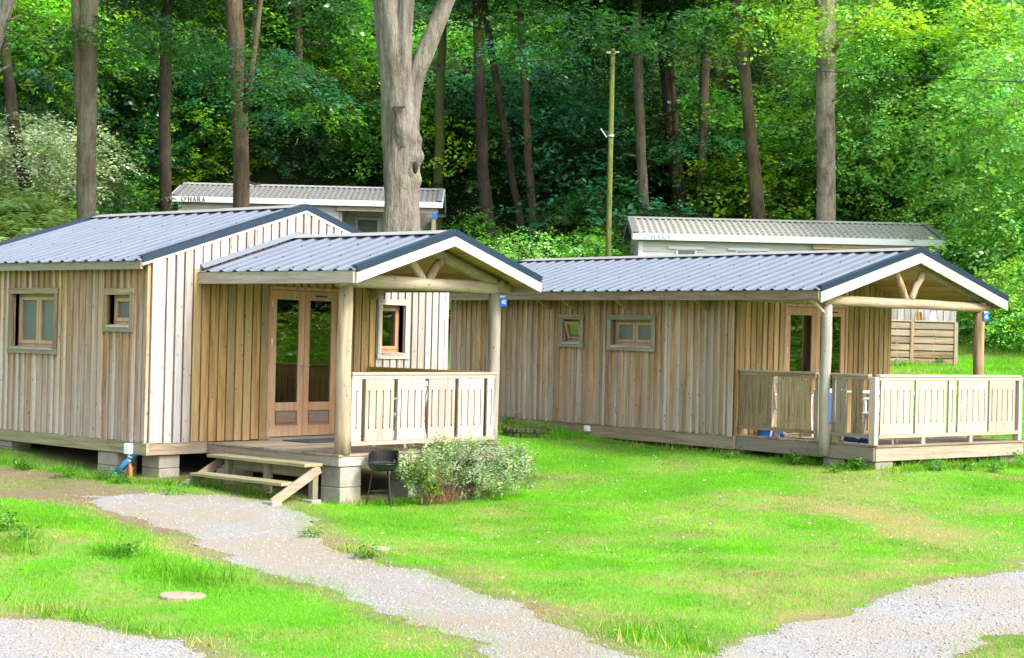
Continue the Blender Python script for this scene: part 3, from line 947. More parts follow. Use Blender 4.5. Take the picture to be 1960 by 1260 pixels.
# main roof
rf = MB()
for e in ('eaveL', 'eaveR'):
    a, b = C1['ridge'], C1[e]
    rf.hexa([(-L1 - .05, a[0], a[1] - .075), (.03, a[0], a[1] - .075), (.03, b[0], b[1] - .075), (-L1 - .05, b[0], b[1] - .075),
             (-L1 - .05, a[0], a[1] - .012), (.03, a[0], a[1] - .012), (.03, b[0], b[1] - .012), (-L1 - .05, b[0], b[1] - .012)])
roof = rf.build('roof', M['beam_x'], cab1)
roof_plane(roof, -L1 - .1, .05, C1['ridge'], (C1['eaveL'][0] - .05, C1['eaveL'][1] - .05 * sl1))
roof_plane(roof, -L1 - .1, .05, C1['ridge'], C1['eaveR'], screws=False)
ridge_cap(roof, -L1 - .12, .052, C1['ridge'][0], C1['ridge'][1], sl1)
for e in ('eaveL', 'eaveR'):
    rake_trim(roof, .062, (C1['ridge'][0], C1['ridge'][1]), C1[e])
    barge(roof, .0535, C1['ridge'], C1[e], top=-.04, h=.045, th=.03)
    rake_trim(roof, -L1 - .05, (C1['ridge'][0], C1['ridge'][1]), C1[e])
mb = MB(); mb.box(-L1 - .05, .03, -.19, -.155, 2.29, 2.405); mb.build('eave_board', M['beam_x'], roof, bevel=.004)
mb = MB(); mb.box(-L1 - .05, .03, 5.76, 5.79, 2.19, 2.30); mb.build('eave_board', M['beam_x'], roof)
# porch roof
PR, PEL, PER = (2.487, 2.85), (.761, 2.303), (4.214, 2.303)
slp = (PR[1] - PEL[1]) / (PR[0] - PEL[0])
XF = 3.187
rf = MB()
for b in (PEL, PER):
    rf.hexa([(.056, PR[0], PR[1] - .05), (XF - .05, PR[0], PR[1] - .05), (XF - .05, b[0], b[1] - .05), (.056, b[0], b[1] - .05),
             (.056, PR[0], PR[1] - .012), (XF - .05, PR[0], PR[1] - .012), (XF - .05, b[0], b[1] - .012), (.056, b[0], b[1] - .012)])
pr = rf.build('porch_roof', M['tan_x'], cab1)
roof_plane(pr, .058, XF - .02, PR, (PEL[0] - .04, PEL[1] - .04 * slp))
roof_plane(pr, .058, XF - .02, PR, (PER[0] + .04, PER[1] - .04 * slp), screws=False)
ridge_cap(pr, .05, XF - .018, *PR, slp)
mb = MB()   # flashing against the cabin wall
for b in (PEL, PER):
    mb.hexa([(.055, PR[0], PR[1] + .04), (.14, PR[0], PR[1] + .04), (.14, b[0], b[1] + .04), (.047, b[0], b[1] + .04),
             (.055, PR[0], PR[1] + .095), (.063, PR[0], PR[1] + .095), (.063, b[0], b[1] + .095), (.047, b[0], b[1] + .095)])
mb.build('wall_flashing', M['roof'], pr)
for b in (PEL, PER):
    rake_trim(pr, XF, PR, b, face=.085)
    barge(pr, XF - .008, PR, b, top=-.036, h=.135, th=.035, ext=-.0)
    soffit(pr, .05, XF - .05, PR, b, M['tan_x'], drop=.052)
mb = MB(); mb.box(.05, XF - .045, PEL[0] - .03, PEL[0] + .012, 2.13, 2.285); mb.build('eave_board', M['pale_x'], pr, bevel=.004)
mb = MB(); mb.box(.05, XF - .045, PER[0] - .012, PER[0] + .03, 2.13, 2.285); mb.build('eave_board', M['beam_x'], pr, bevel=.004)
PX, PYA, PYB = 2.62, 1.088, 3.877
log('post', cab1, (PX, PYA, -.02), (PX, PYA, 2.12), .105, .095, M['log_z'])
log('post', cab1, (PX, PYB, -.02), (PX, PYB, 2.12), .088, .085, M['log_grey'])
log('tie_beam', cab1, (PX + .02, .93, 2.185), (PX + .02, 4.1, 2.185), .088, .085, M['log_y'])
for sg, e in ((-1, PEL), (1, PER)):
    a = np.array([PX, PR[0], PR[1] - .17]); b = np.array([PX, e[0] + (-sg) * .28, e[1] - .17 + .28 * slp - .0])
    log('rafter', cab1, a, b + (b - a) * .0, .08, .08, M['log_y'])
    log('wall_plate', cab1, (.06, e[0] + (-sg) * .33, 2.21), (PX + .12, e[0] + (-sg) * .33, 2.21), .07, .07, M['log_x'])
    log('strut', cab1, (PX + .01, PR[0] + sg * .05, 2.235), (PX + .01, PR[0] + sg * .36, 2.60), .062, .06, M['log_z'])
mb = MB(); mb.hexa([(.045, 3.93, 2.02), (.13, 3.93, 2.02), (.13, 4.0, 2.02), (.045, 4.0, 2.02), (.045, 3.9, 2.13), (.28, 3.9, 2.13), (.28, 4.0, 2.13), (.045, 4.0, 2.13)])
mb.build('bracket', M['log_x'], cab1)
dk = deck(cab1, .05, 2.70, .965, 3.99, -.02, None, 'beam', 'y', .145)
mb = MB(); mb.box(.036, 2.68, .985, 1.02, -.175, -.052); mb.build('fascia_board', M['beam_x'], dk, bevel=.004)
mb = MB(); mb.box(2.648, 2.683, 1.022, 3.99, -.175, -.052); mb.build('fascia_board', M['pale_y'], dk, bevel=.004)
railing(cab1, frame_y(2.655), 1.175, [(.17, 1), (-.07,), (.5, 4), (-.07,), (.5, 4), (-.07,), (.5, 4), (-.07,), (.5, 4), (-.07,), (.17, 1)], -.02, 'y', 'pale', 1.037)
railing(cab1, frame_xb(3.92), .10, [(.1, 1), (-.07,), (.55, 4), (-.07,), (.55, 4), (-.07,), (.55, 4), (-.07,), (.45, 3)], -.02, 'x', 'tan', 1.037)
for o in set(bpy.data.objects) - before:
    if o.parent is cab1: o.location.z += .17

# ------------------------------------------------------------------ second cabin (right)
cab2 = empty('timber_cabin', (C2[0], C2[1], C2[2] - .22), R2, 'long board-clad timber cabin with gabled open terrace, farther on the right', 'cabin')
before = set(bpy.data.objects)
RG, EL, ER = (1.955, 2.975), (-.4135, 2.288), (4.32, 2.288)
sl2 = (RG[1] - EL[1]) / (RG[0] - EL[0])
W2, L2, XF2 = 3.91, 7.283, 2.097
w2a = (-4.11, -3.50, 1.31, 1.885); w2b = (-2.88, -1.725, 1.28, 1.89); DO2 = (1.13, 2.72, .012, 2.125)
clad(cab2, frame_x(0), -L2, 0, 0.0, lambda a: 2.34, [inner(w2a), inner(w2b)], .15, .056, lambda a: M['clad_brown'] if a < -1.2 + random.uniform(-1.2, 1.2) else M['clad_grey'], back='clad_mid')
zt2 = lambda a: 2.90 - sl2 * abs(a - 1.955)
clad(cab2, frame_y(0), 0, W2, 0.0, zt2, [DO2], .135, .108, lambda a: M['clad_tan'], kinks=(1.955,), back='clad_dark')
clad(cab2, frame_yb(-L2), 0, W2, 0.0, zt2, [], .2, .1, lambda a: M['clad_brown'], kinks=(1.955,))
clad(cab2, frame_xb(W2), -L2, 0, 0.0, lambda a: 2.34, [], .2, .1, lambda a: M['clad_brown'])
window(cab2, frame_x(0), *w2a, panes=1, va='x', tilt=True)
window(cab2, frame_x(0), *w2b, panes=2, frost=True, va='x')
door(cab2, frame_y(0), *DO2)
mb = MB(); mb.box(-L2 + .1, -.1, .1, W2 - .1, -.10, -.02); mb.build('floor', M['inside'], cab2)
mb = MB(); mb.box(-3.0, -2.95, .1, W2 - .1, -.02, 2.3); mb.box(-L2 + .1, -.1, .1, W2 - .1, 2.35, 2.38); mb.build('partition', M['inside'], cab2)
mb = MB(); mb.box(-L2, .05, -.02, .03, -.22, -.004); mb.build('base_beam', M['beam_x'], cab2, bevel=.005)
mb = MB(); mb.box(-L2, 0, W2 - .05, W2, -.22, -.004); mb.box(-L2, -L2 + .05, .03, W2 - .05, -.22, -.004); mb.box(-.05, .03, .03, W2 - .05, -.22, -.03); mb.build('base_beam', M['beam_y'], cab2)
mb = MB(); mb.box(-.045, .045, -.0535, -.078, -.02, 2.2); mb.build('corner_board', M['clad_grey'], cab2, bevel=.003)
rf = MB()
for b in (EL, ER):
    rf.hexa([(-L2 - .15, RG[0], RG[1] - .05), (XF2 - .05, RG[0], RG[1] - .05), (XF2 - .05, b[0], b[1] - .05), (-L2 - .15, b[0], b[1] - .05),
             (-L2 - .15, RG[0], RG[1] - .012), (XF2 - .05, RG[0], RG[1] - .012), (XF2 - .05, b[0], b[1] - .012), (-L2 - .15, b[0], b[1] - .012)])
r2 = rf.build('roof', M['tan_x'], cab2)
roof_plane(r2, -L2 - .2, XF2 - .02, RG, (EL[0] - .05, EL[1] - .05 * sl2))
roof_plane(r2, -L2 - .2, XF2 - .02, RG, (ER[0] + .05, ER[1] - .05 * sl2), screws=False)
ridge_cap(r2, -L2 - .22, XF2 - .018, *RG, sl2)
for b in (EL, ER):
    rake_trim(r2, XF2, RG, b, face=.085)
    rake_trim(r2, -L2 - .17, RG, b, face=.085)
    barge(r2, XF2 - .008, RG, b, top=-.036, h=.165, th=.035)
    soffit(r2, .045, XF2 - .05, RG, b, M['tan_x'], drop=.052)
    soffit(r2, -L2 - .14, .04, (b[0] + (RG[0] - b[0]) * .2, b[1] + (RG[1] - b[1]) * .2), b, M['beam_x'], drop=.052, n=3)
mb = MB(); mb.box(-L2 - .15, XF2 - .045, EL[0] - .03, EL[0] + .012, 2.125, 2.27); mb.build('eave_board', M['eave2'] if 'eave2' in M else M['beam_x'], r2, bevel=.004)
mb = MB(); mb.box(-L2 - .15, XF2 - .045, ER[0] - .012, ER[0] + .03, 2.125, 2.27); mb.build('eave_board', M['beam_x'], r2, bevel=.004)
PX2 = 1.853
log('post', cab2, (PX2, .0, -.19), (PX2, .0, 2.10), .082, .08, M['log_grey'])
log('post', cab2, (PX2, 3.87, .01), (PX2, 3.87, 2.10), .09, .088, M['log_z'])
log('tie_beam', cab2, (PX2 + .03, -.13, 2.135), (PX2 + .03, 4.03, 2.135), .078, .076, M['log_y'])
for sg, e in ((-1, EL), (1, ER)):
    a = np.array([PX2, RG[0], RG[1] - .155]); b = np.array([PX2, e[0] - sg * .38, e[1] - .155 + .38 * sl2])
    log('rafter', cab2, a, b, .075, .072, M['log_y'])
    log('wall_plate', cab2, (.06, e[0] - sg * .46, 2.17), (PX2 + .1, e[0] - sg * .46, 2.17), .065, .065, M['log_x'])
    log('strut', cab2, (PX2 + .01, RG[0] + sg * .05, 2.20), (PX2 + .01, RG[0] + sg * .36, 2.66), .058, .056, M['log_z'])
for y0, y1 in ((-.13, -.06),):
    mb = MB(); mb.hexa([(PX2 - .03, -.10, 1.95), (PX2 + .03, -.10, 1.95), (PX2 + .03, -.06, 1.95), (PX2 - .03, -.06, 1.95),
                        (PX2 - .03, -.38, 2.13), (PX2 + .03, -.38, 2.13), (PX2 + .03, -.30, 2.13), (PX2 - .03, -.30, 2.13)])
    mb.build('bracket', M['pale_z'], cab2)
for xx in (-5.6, -4.4, -3.75, -2.4, -.55):
    mb = MB(); mb.hexa([(xx - .03, -.044, 1.98), (xx + .03, -.044, 1.98), (xx + .03, -.10, 1.98), (xx - .03, -.10, 1.98),
                        (xx - .03, -.044, 2.13), (xx + .03, -.044, 2.13), (xx + .03, -.36, 2.13), (xx - .03, -.36, 2.13)])
    mb.build('bracket', M['clad_brown'], cab2)
dk = deck(cab2, .05, 2.80, .06, 3.80, .013, None, 'beam', 'y', .145)
mb = MB(); mb.box(.052, 2.76, .03, .062, -.22, -.022); mb.build('fascia_board', M['beam_x'], dk, bevel=.004)
mb = MB(); mb.box(2.745, 2.78, .064, 3.80, -.22, -.022); mb.build('fascia_board', M['pale_y'], dk, bevel=.004)
railing(cab2, frame_x(.075), .10, [(-.04,), (.63, 4), (-.11,), (.66, 4), (-.09,)], .013, 'x', 'log', 1.037, sl=(.33, .80), spacer=(.88,))
railing(cab2, frame_x(.075), 1.95, [(-.08,), (.19, 1), (-.10,), (.19, 1), (-.12,)], .013, 'x', 'log', 1.037, end_posts=(True, False), sl=(.33, .80), spacer=(2.02,))
railing(cab2, frame_y(2.73), .13, [(-.04,), (.77, 5), (-.06,), (.76, 5), (-.06,), (.18, 1), (-.06,), (.76, 5), (-.05,), (.70, 5), (-.12,)], .013, 'y', 'pale', 1.037, end_posts=(False, False), sl=(.33, .80), spacer=(1.2, 2.4))
for y in (.08, 3.72):
    mb = MB(); mb.box(2.655, 2.765, y - .045, y + .045, .014, 1.01); mb.build('rail_post', M['pale_z'], cab2, bevel=.004)
for o in set(bpy.data.objects) - before:
    if o.parent is cab2: o.location.z += .22
# ------------------------------------------------------------------ concrete piers under the cabins
def pier(x0, x1, y0, y1, ztop, label, frame=None, courses=2):
    f = frame or (lambda x, y: (x, y))
    cx, cy = f((x0 + x1) / 2, (y0 + y1) / 2)
    zb = float(gz(cx, cy)) - .06
    rz = R2 if frame else 0.0
    o = empty('concrete_pier', (cx, cy, zb), rz, label, 'pier', 'concrete block piers under the cabins')
    h = ztop - zb
    for i in range(courses):
        j = random.uniform(-.006, .006)
        mb = MB(); mb.box(-(x1 - x0) / 2 + j, (x1 - x0) / 2 + j, -(y1 - y0) / 2 - j, (y1 - y0) / 2 - j, h * i / courses + .002, h * (i + 1) / courses - .003)
        mb.build('block', M['concrete'], o, bevel=.008)
    return o
pier(2.30, 2.665, 1.03, 1.39, -.178, 'tall pale block pier right of the wooden steps under the porch corner post')
pier(-.43, -.04, .235, .57, -.178, 'block pier right of the orange conduit under the near cabin corner')
pier(-1.12, -.66, .0, .32, -.178, 'block pier left of the blue plastic film under the near cabin')
pier(-3.75, -3.33, .02, .36, -.178, 'block pier at the left picture edge under the near cabin')
pier(.12, .5, 1.06, 1.4, -.178, 'shaded block pier behind the top of the wooden steps')
pier(2.2, 2.55, 2.35, 2.7, -.178, 'shaded block pier behind the black barbecue')
pier(2.2, 2.6, 3.55, 3.95, -.178, 'shaded block pier behind the silvery shrub')
f2 = lambda x, y: tuple(c2w(x, y)[:2])
pier(2.35, 2.755, .09, .5, C2[2] - .223, 'block pier under the outer terrace corner of the far cabin', f2, 1)
pier(1.80, 2.18, .06, .4, C2[2] - .223, 'block pier under the front porch post of the far cabin', f2, 1)
pier(-.30, .10, .05, .4, C2[2] - .223, 'block pier in the lawn where the far cabin wall meets its terrace', f2, 1)
pier(2.3, 2.7, 3.3, 3.7, C2[2] - .223, 'block pier half hidden in weeds at the right picture edge', f2, 1)

# ------------------------------------------------------------------ wooden steps
st = empty('wooden_steps', (1.6, .35, -.62), 0, 'mossy two-tread wooden steps leading up to the near porch', 'steps')
def sp(name, mb, mat, bevel=.004):
    o = mb.build(name, M[mat], st, bevel=bevel); o.location = (-1.6, -.35, .62); return o
sp('tread', MB().box(.55, 2.52, .56, .86, -.175, -.135), 'step_x')
sp('tread', MB().box(.62, 2.46, .24, .52, -.40, -.362), 'step_x')
sp('riser', MB().box(.66, 2.44, .80, .83, -.33, -.178), 'step_x')
for x in (.60, 2.50):
    a, b = (x, .80, -.19), (x, .02, -.67)
    mb = MB(); mb.bar((x, .83, -.20), (x, .06, -.60), .035, .12); sp('stringer', mb, 'beam_y')
for x, y in ((.75, .78), (1.55, .78), (2.44, .78)):
    sp('leg', MB().box(x - .045, x + .045, y - .045, y + .045, -.64, -.176), 'step_z')
for x, y in ((2.50, .07), (2.44, .76)):
    z = float(gz(x, y)); mb = MB(); mb.box(x - .10, x + .10, y - .08, y + .08, z - .05, z + .045); sp('foot_pad', mb, 'concrete', .01)

# ------------------------------------------------------------------ small things round the near cabin
bq = np.array([2.98, 1.47]); bz = float(gz(*bq))
bb = empty('barbecue', (bq[0], bq[1], bz), R(-40), 'small black three-legged barbecue in front of the near porch', 'barbecue')
mb = MB(); rr = .19; prof = [(.03, .44), (.10, .445), (.155, .465), (.18, .50), (rr, .535), (rr + .014, .537), (rr + .014, .545), (rr - .01, .545), (.165, .50), (.10, .46), (.0, .455)]
n = 28; V = []; F = []
for r_, z_ in prof:
    V += [(r_ * math.cos(2 * math.pi * k / n), r_ * math.sin(2 * math.pi * k / n), z_) for k in range(n)]
for i in range(len(prof) - 1):
    for k in range(n): F.append((i * n + k, i * n + (k + 1) % n, (i + 1) * n + (k + 1) % n, (i + 1) * n + k))
mb.add(V, F).build('bowl', M['black'], bb, True)
mb = MB(); V = []; F = []
for k in range(17):
    t = R(60) + R(190) * k / 16
    zt = .70 if 1 < k < 15 else .67
    for r_ in (rr, rr + .006):
        V += [(r_ * math.cos(t), r_ * math.sin(t), .548), (r_ * math.cos(t), r_ * math.sin(t), zt - (.012 if k % 2 and k > 11 else 0))]
for k in range(16):
    a = k * 4; b = a + 4
    F += [(a, b, b + 1, a + 1), (a + 2, a + 3, b + 3, b + 2), (a + 1, b + 1, b + 3, a + 3), (a, a + 2, b + 2, b)]
mb.add(V, F).build('wind_shield', M['black'], bb)
mb = MB()
for i in range(-7, 8):
    y = i * .024; x = math.sqrt(max(0, .18 ** 2 - y * y)); mb.tube([(-x, y, .56), (x, y, .56)], .0025, 5)
mb.build('grill', M['steel'], bb)
for k in range(3):
    t = R(30 + 120 * k)
    mb = MB(); mb.tube([(.13 * math.cos(t), .13 * math.sin(t), .47), (.20 * math.cos(t), .20 * math.sin(t), .0)], .009, 8); mb.build('leg', M['black'], bb)
mb = MB()
for k in range(3):
    t0, t1 = R(30 + 120 * k), R(150 + 120 * k); q = .172
    mb.tube([(q * math.cos(t0), q * math.sin(t0), .19), (q * math.cos(t1), q * math.sin(t1), .19)], .005, 6)
mb.build('leg_brace', M['black'], bb)

bx_ = empty('junction_box', (-.30, -.05, -.17), 0, 'small white electrical box on the corner beam of the near cabin', 'electrical box')
mb = MB(); mb.box(-.06, .06, -.055, .012, 0, .145); mb.build('housing', M['white_pl'], bx_, bevel=.008)
mb = MB(); mb.box(-.055, .055, -.066, -.056, .006, .139); mb.build('lid', M['white_pl'], bx_, bevel=.004)
mb = MB(); mb.tube([(0, -.02, .0), (0, -.02, -.06)], .017, 10); mb.build('gland', M['white_pl'], bx_)
mb = MB(); mb.tube([(-.30, -.07, -.23), (-.27, -.08, -.29), (-.23, -.09, -.36), (-.21, -.10, -.44), (-.22, -.11, -.53)], [.017, .022, .026, .027, .027], 10)
tag(mb.build('conduit_pipe', M['orange'], None, True), 'orange flexible conduit running from the white box into the ground', 'conduit')
# crumpled blue film
nu, nv = 26, 10; V = []; F = []
p0 = np.array([-.16, -.09, -.18]); p1 = np.array([-.52, -.22, -.50])
for i in range(nu):
    for j in range(nv):
        t = i / (nu - 1); w = (j / (nv - 1) - .5)
        q = p0 + (p1 - p0) * t + np.array([.16, .02, .10]) * w * (1.0 + .6 * math.sin(t * 5)) * (1.1 if t > .4 else .75)
        q = q + np.array([.03, .05, .03]) * math.sin(t * 11 + w * 9) * .6 + np.array([.0, -.045, .02]) * math.sin(w * 17 + t * 3)
        V.append(q)
for i in range(nu - 1):
    for j in range(nv - 1):
        F.append((i * nv + j, i * nv + j + 1, (i + 1) * nv + j + 1, (i + 1) * nv + j))
tag(MB().add(V, F).build('plastic_film', M['bluebag'], None, True), 'crumpled blue plastic film hanging between two block piers', 'plastic film')

tag(MB().box(.32, .92, 2.05, 3.2, -.019, -.006).build('doormat', M['mat'], None, bevel=.004), 'dark doormat lying on the near porch deck before the glazed door', 'doormat')

def number_plate(name, loc, rz, txt, label):
    o = empty(name, loc, rz, label, 'sign', 'blue number plates on porch posts')
    mb = MB(); mb.box(-.012, .012, -.085, .085, 0, .185); mb.build('plate', M['sign'], o, bevel=.004)
    mb = MB(); mb.hexa([(.0125, -.085, .15), (.0145, -.085, .15), (.0145, .0, .15), (.0125, .0, .15), (.0125, -.085, .184), (.0145, -.085, .184), (.0145, .06, .184), (.0125, .06, .184)])
    mb.build('emblem', M['emb'], o)
    cu = bpy.data.curves.new('number', 'FONT'); cu.body = txt; cu.size = .098; cu.align_x = 'CENTER'; cu.extrude = .001; cu.offset = .0025
    t = bpy.data.objects.new('tmp', cu); COL.objects.link(t)
    bpy.context.view_layer.update()
    me = bpy.data.meshes.new_from_object(t.evaluated_get(bpy.context.evaluated_depsgraph_get()))
    bpy.data.objects.remove(t)
    me.materials.clear(); me.materials.append(M['white_pl'])
    o.scale = (.8, .8, .82)
    n_ = link('number', me, o); n_.rotation_euler = (R(90), 0, R(90)); n_.location = (.0145, 0, .045)
    return o
M['emb'] = plain('pink and white emblem', (.85, .45, .45), .5, var=.5, scale=25)
number_plate('number_plate', (2.715, 3.945, 1.93), R(-8), '43', 'blue plate numbered 43 on the right porch post of the near cabin')
pp = c2w(1.955, 3.90, 1.92)
number_plate('number_plate', tuple(pp), R2, '44', 'blue plate numbered 44 on the right porch post of the far cabin')

pb = c2w(-3.33, -.035, -.135)
sb = empty('junction_box', tuple(pb), R2, 'small white electrical box low on the long wall of the far cabin', 'electrical box')
mb = MB(); mb.box(-.05, .05, -.06, .01, 0, .1); mb.build('housing', M['white_pl'], sb, bevel=.007)
mb = MB(); mb.box(-.045, .045, -.068, -.061, .005, .095); mb.build('lid', M['white_pl'], sb, bevel=.003)

# ------------------------------------------------------------------ furniture on the porches
def chair(loc, rz, label, mat, cat='chair'):
    o = empty('garden_chair', loc, rz, label, cat, 'plastic garden chairs on the porches')
    mb = MB(); mb.box(-.24, .24, -.22, .24, .42, .445); mb.build('seat', mat, o, bevel=.01)
    for x in (-.22, .22):
        mb = MB(); mb.tube([(x * 1.12, .26, 0), (x, .21, .42), (x * 1.05, .22, .64)], [.018, .022, .02], 8); mb.build('leg', mat, o)
        mb = MB(); mb.tube([(x * 1.12, -.27, 0), (x, -.21, .42)], [.018, .024], 8); mb.build('leg', mat, o)
        mb = MB(); mb.bar((x * 1.08, .24, .65), (x * 1.05, -.27, .66), .05, .022); mb.build('armrest', mat, o, bevel=.006)
    bk = MB()
    for k in range(6):
        x = -.2 + .08 * k; bk.bar((x, -.22, .445), (x * 1.05, -.34, .86), .045, .014, (0, 1, .2))
    bk.bar((-.24, -.345, .87), (.24, -.345, .87), .03, .06)
    bk.build('backrest', mat, o)
    return o
chair((1.95, 2.75, -.02), R(100), 'white plastic garden chair behind the slotted railing of the near porch', M['white_pl'])
t2 = empty('garden_table', tuple(c2w(1.5, 1.9, .013)), R2, 'white garden table on the far cabin terrace', 'table')
mb = MB(); mb.box(-.45, .45, -.75, .75, .70, .73); mb.build('table_top', M['white_pl'], t2, bevel=.01)
for x in (-.38, .38):
    for y in (-.66, .66):
        mb = MB(); mb.tube([(x, y, 0), (x * .95, y * .95, .70)], [.02, .026], 8); mb.build('leg', M['white_pl'], t2)
chair(tuple(c2w(.75, .55, .013)), R(20) + R2, 'white plastic garden chair at the wall end of the far terrace', M['white_pl'])
chair(tuple(c2w(2.25, .75, .013)), R(120) + R2, 'white plastic garden chair in the outer corner of the far terrace', M['white_pl'])
cb = empty('cool_box', tuple(c2w(1.55, .45, .013)), R2, 'tall blue cool box behind the far terrace railing beside the post', 'cool box')
mb = MB(); mb.box(-.15, .15, -.17, .17, 0.25, .72); mb.build('body', M['blue_pl'], cb, bevel=.02)
mb = MB(); mb.box(-.16, .16, -.18, .18, .722, .78); mb.build('lid', M['white_pl'], cb, bevel=.012)
mb = MB(); mb.box(-.14, .14, -.16, .16, 0, .248); mb.build('stand', M['beam_z'], cb)
bgp = c2w(.50, .32, .013); V = []; F = []
for i in range(7):
    for k in range(14):
        t = 2 * math.pi * k / 14; a = i / 6 * math.pi / 2
        w = 1 + .12 * math.sin(3 * t + i)
        V.append((bgp[0] + .24 * math.cos(t) * math.cos(a) * w, bgp[1] + .15 * math.sin(t) * math.cos(a) * w, bgp[2] + .16 * math.sin(a)))
for i in range(6):
    for k in range(14): F.append((i * 14 + k, i * 14 + (k + 1) % 14, (i + 1) * 14 + (k + 1) % 14, (i + 1) * 14 + k))
tag(MB().add(V, F).build('cloth_bag', M['blue_pl'], None, True), 'slumped blue bag on the far terrace floor under the railing', 'bag')
def shoe(a, b, rz, label):
    p = c2w(a, b, .013)
    o = empty('shoe', tuple(p), rz + R2, label, 'shoe')
    mb = MB(); mb.tube([(-.12, 0, .012), (-.06, 0, .012), (.02, 0, .012), (.10, .008, .012), (.14, .008, .012)], [.034, .038, .036, .046, .03], 10)
    ob = mb.build('sole', M['white_pl'], o, True); ob.scale = (1, 1, .35)
    mb = MB(); mb.tube([(-.12, 0, .05), (-.08, 0, .06), (0, 0, .05), (.08, .006, .035), (.135, .008, .02)], [.03, .042, .04, .042, .022], 10); mb.build('upper', M['navy'], o, True)
M['navy'] = plain('navy cloth', (.012, .025, .09), .8)
shoe(2.22, .2, R(15), 'dark blue shoe nearer the porch post on the far terrace')
shoe(2.48, .2, R(-10), 'dark blue shoe nearer the terrace corner post')
# seen dimly through the glazed door of the near cabin
bk = empty('plastic_bucket', (-.55, 3.02, -.02), 0, 'blue bucket just inside the right leaf of the near cabin door', 'bucket')
mb = MB(); mb.tube([(0, 0, .30), (0, 0, .45), (0, 0, .62)], [.11, .13, .15], 20, caps=True); mb.build('pail', M['blue_pl'], bk, True)
mb = MB(); mb.tube([(0, 0, .622), (0, 0, .64)], [.162, .162], 20); mb.build('rim', M['blue_pl'], bk)
mb = MB(); mb.box(-.17, .17, -.17, .17, .0, .298); mb.build('stool', M['beam_z'], bk)
V = []; F = []
for i in range(8):
    for j in range(8):
        V.append((-.55 + .015 * math.sin(i * 1.7 + j), 2.90 + .26 * i / 7 + .01 * math.sin(j * 2), .64 + .36 * j / 7 + .01 * math.sin(i * 2.2)))
for i in range(7):
    for j in range(7): F.append((i * 8 + j, i * 8 + j + 1, (i + 1) * 8 + j + 1, (i + 1) * 8 + j))
tag(MB().add(V, F).build('hanging_cloth', M['cloth'], None, True), 'pale cloth hanging above the blue bucket behind the door glass', 'cloth')
br_ = empty('broom', (-.45, 3.15, -.02), 0, 'wooden broom leaning behind the right door pane of the near cabin', 'broom')
mb = MB(); mb.tube([(0, .04, .08), (-.1, .10, 1.35)], .013, 8); mb.build('stick', M['log_z'], br_)
mb = MB(); mb.box(-.03, .03, -.12, .2, 0, .08); mb.build('head', M['log_y'], br_, bevel=.008)
chair((-.8, 2.28, -.02), R(60), 'dark chair dimly seen behind the left pane of the near cabin door', M['navy'])

# ------------------------------------------------------------------ stone chamber and covers in the lawn
sc = gpt(1008, 833)
M['mossy'] = _bark('mossy stone', (.05, .055, .03), (.15, .14, .10), .9, 2)
ch = empty('stone_planter', (sc[0], sc[1], float(gz(sc[0], sc[1]))), R(36), 'low overgrown stone ring in the lawn before the far cabin wall', 'stone planter')
for k in range(16):
    t = 2 * math.pi * k / 16; w = .155
    for lv in range(2):
        tt = t + (math.pi / 16 if lv else 0)
        mb = MB(); mb.box(-.05, .05, -w / 2 * .9, w / 2 * .9, -.05 + lv * .09, .04 + lv * .09)
        o = mb.build('stone', M['mossy'], ch, bevel=.02)
        o.location = (.36 * math.cos(tt), .28 * math.sin(tt), .0); o.rotation_euler = (random.uniform(-.1, .1), random.uniform(-.1, .1), tt)
def flat_stone(px, py, rx, ry, label, name='cover_slab'):
    p = gpt(px, py); z = float(gz(p[0], p[1])); V = []; F = []; n = 22
    for lv, (k, h) in enumerate(((1.0, -.03), (1.0, .012), (.93, .022), (0.0, .026))):
        for i in range(n):
            t = 2 * math.pi * i / n; w = (1 + .05 * math.sin(3 * t + px)) * k
            V.append((p[0] + RH[0] * rx * math.cos(t) * w + FH[0] * ry * math.sin(t) * w, p[1] + RH[1] * rx * math.cos(t) * w + FH[1] * ry * math.sin(t) * w, z + h))
    for lv in range(3):
        for i in range(n): F.append((lv * n + i, lv * n + (i + 1) % n, (lv + 1) * n + (i + 1) % n, (lv + 1) * n + i))
    tag(MB().add(V, F).build(name, M['slab'], None), label, 'stone slab')
M['slab'] = plain('pale worn concrete', (.31, .235, .18), .9, var=.2, scale=9, bump=.3)
flat_stone(347, 1142, .20, .17, 'pale round concrete cover set in the grass between path and road')
flat_stone(728, 1052, .11, .12, 'small pale flat stone at the lawn edge beside the gravel path')

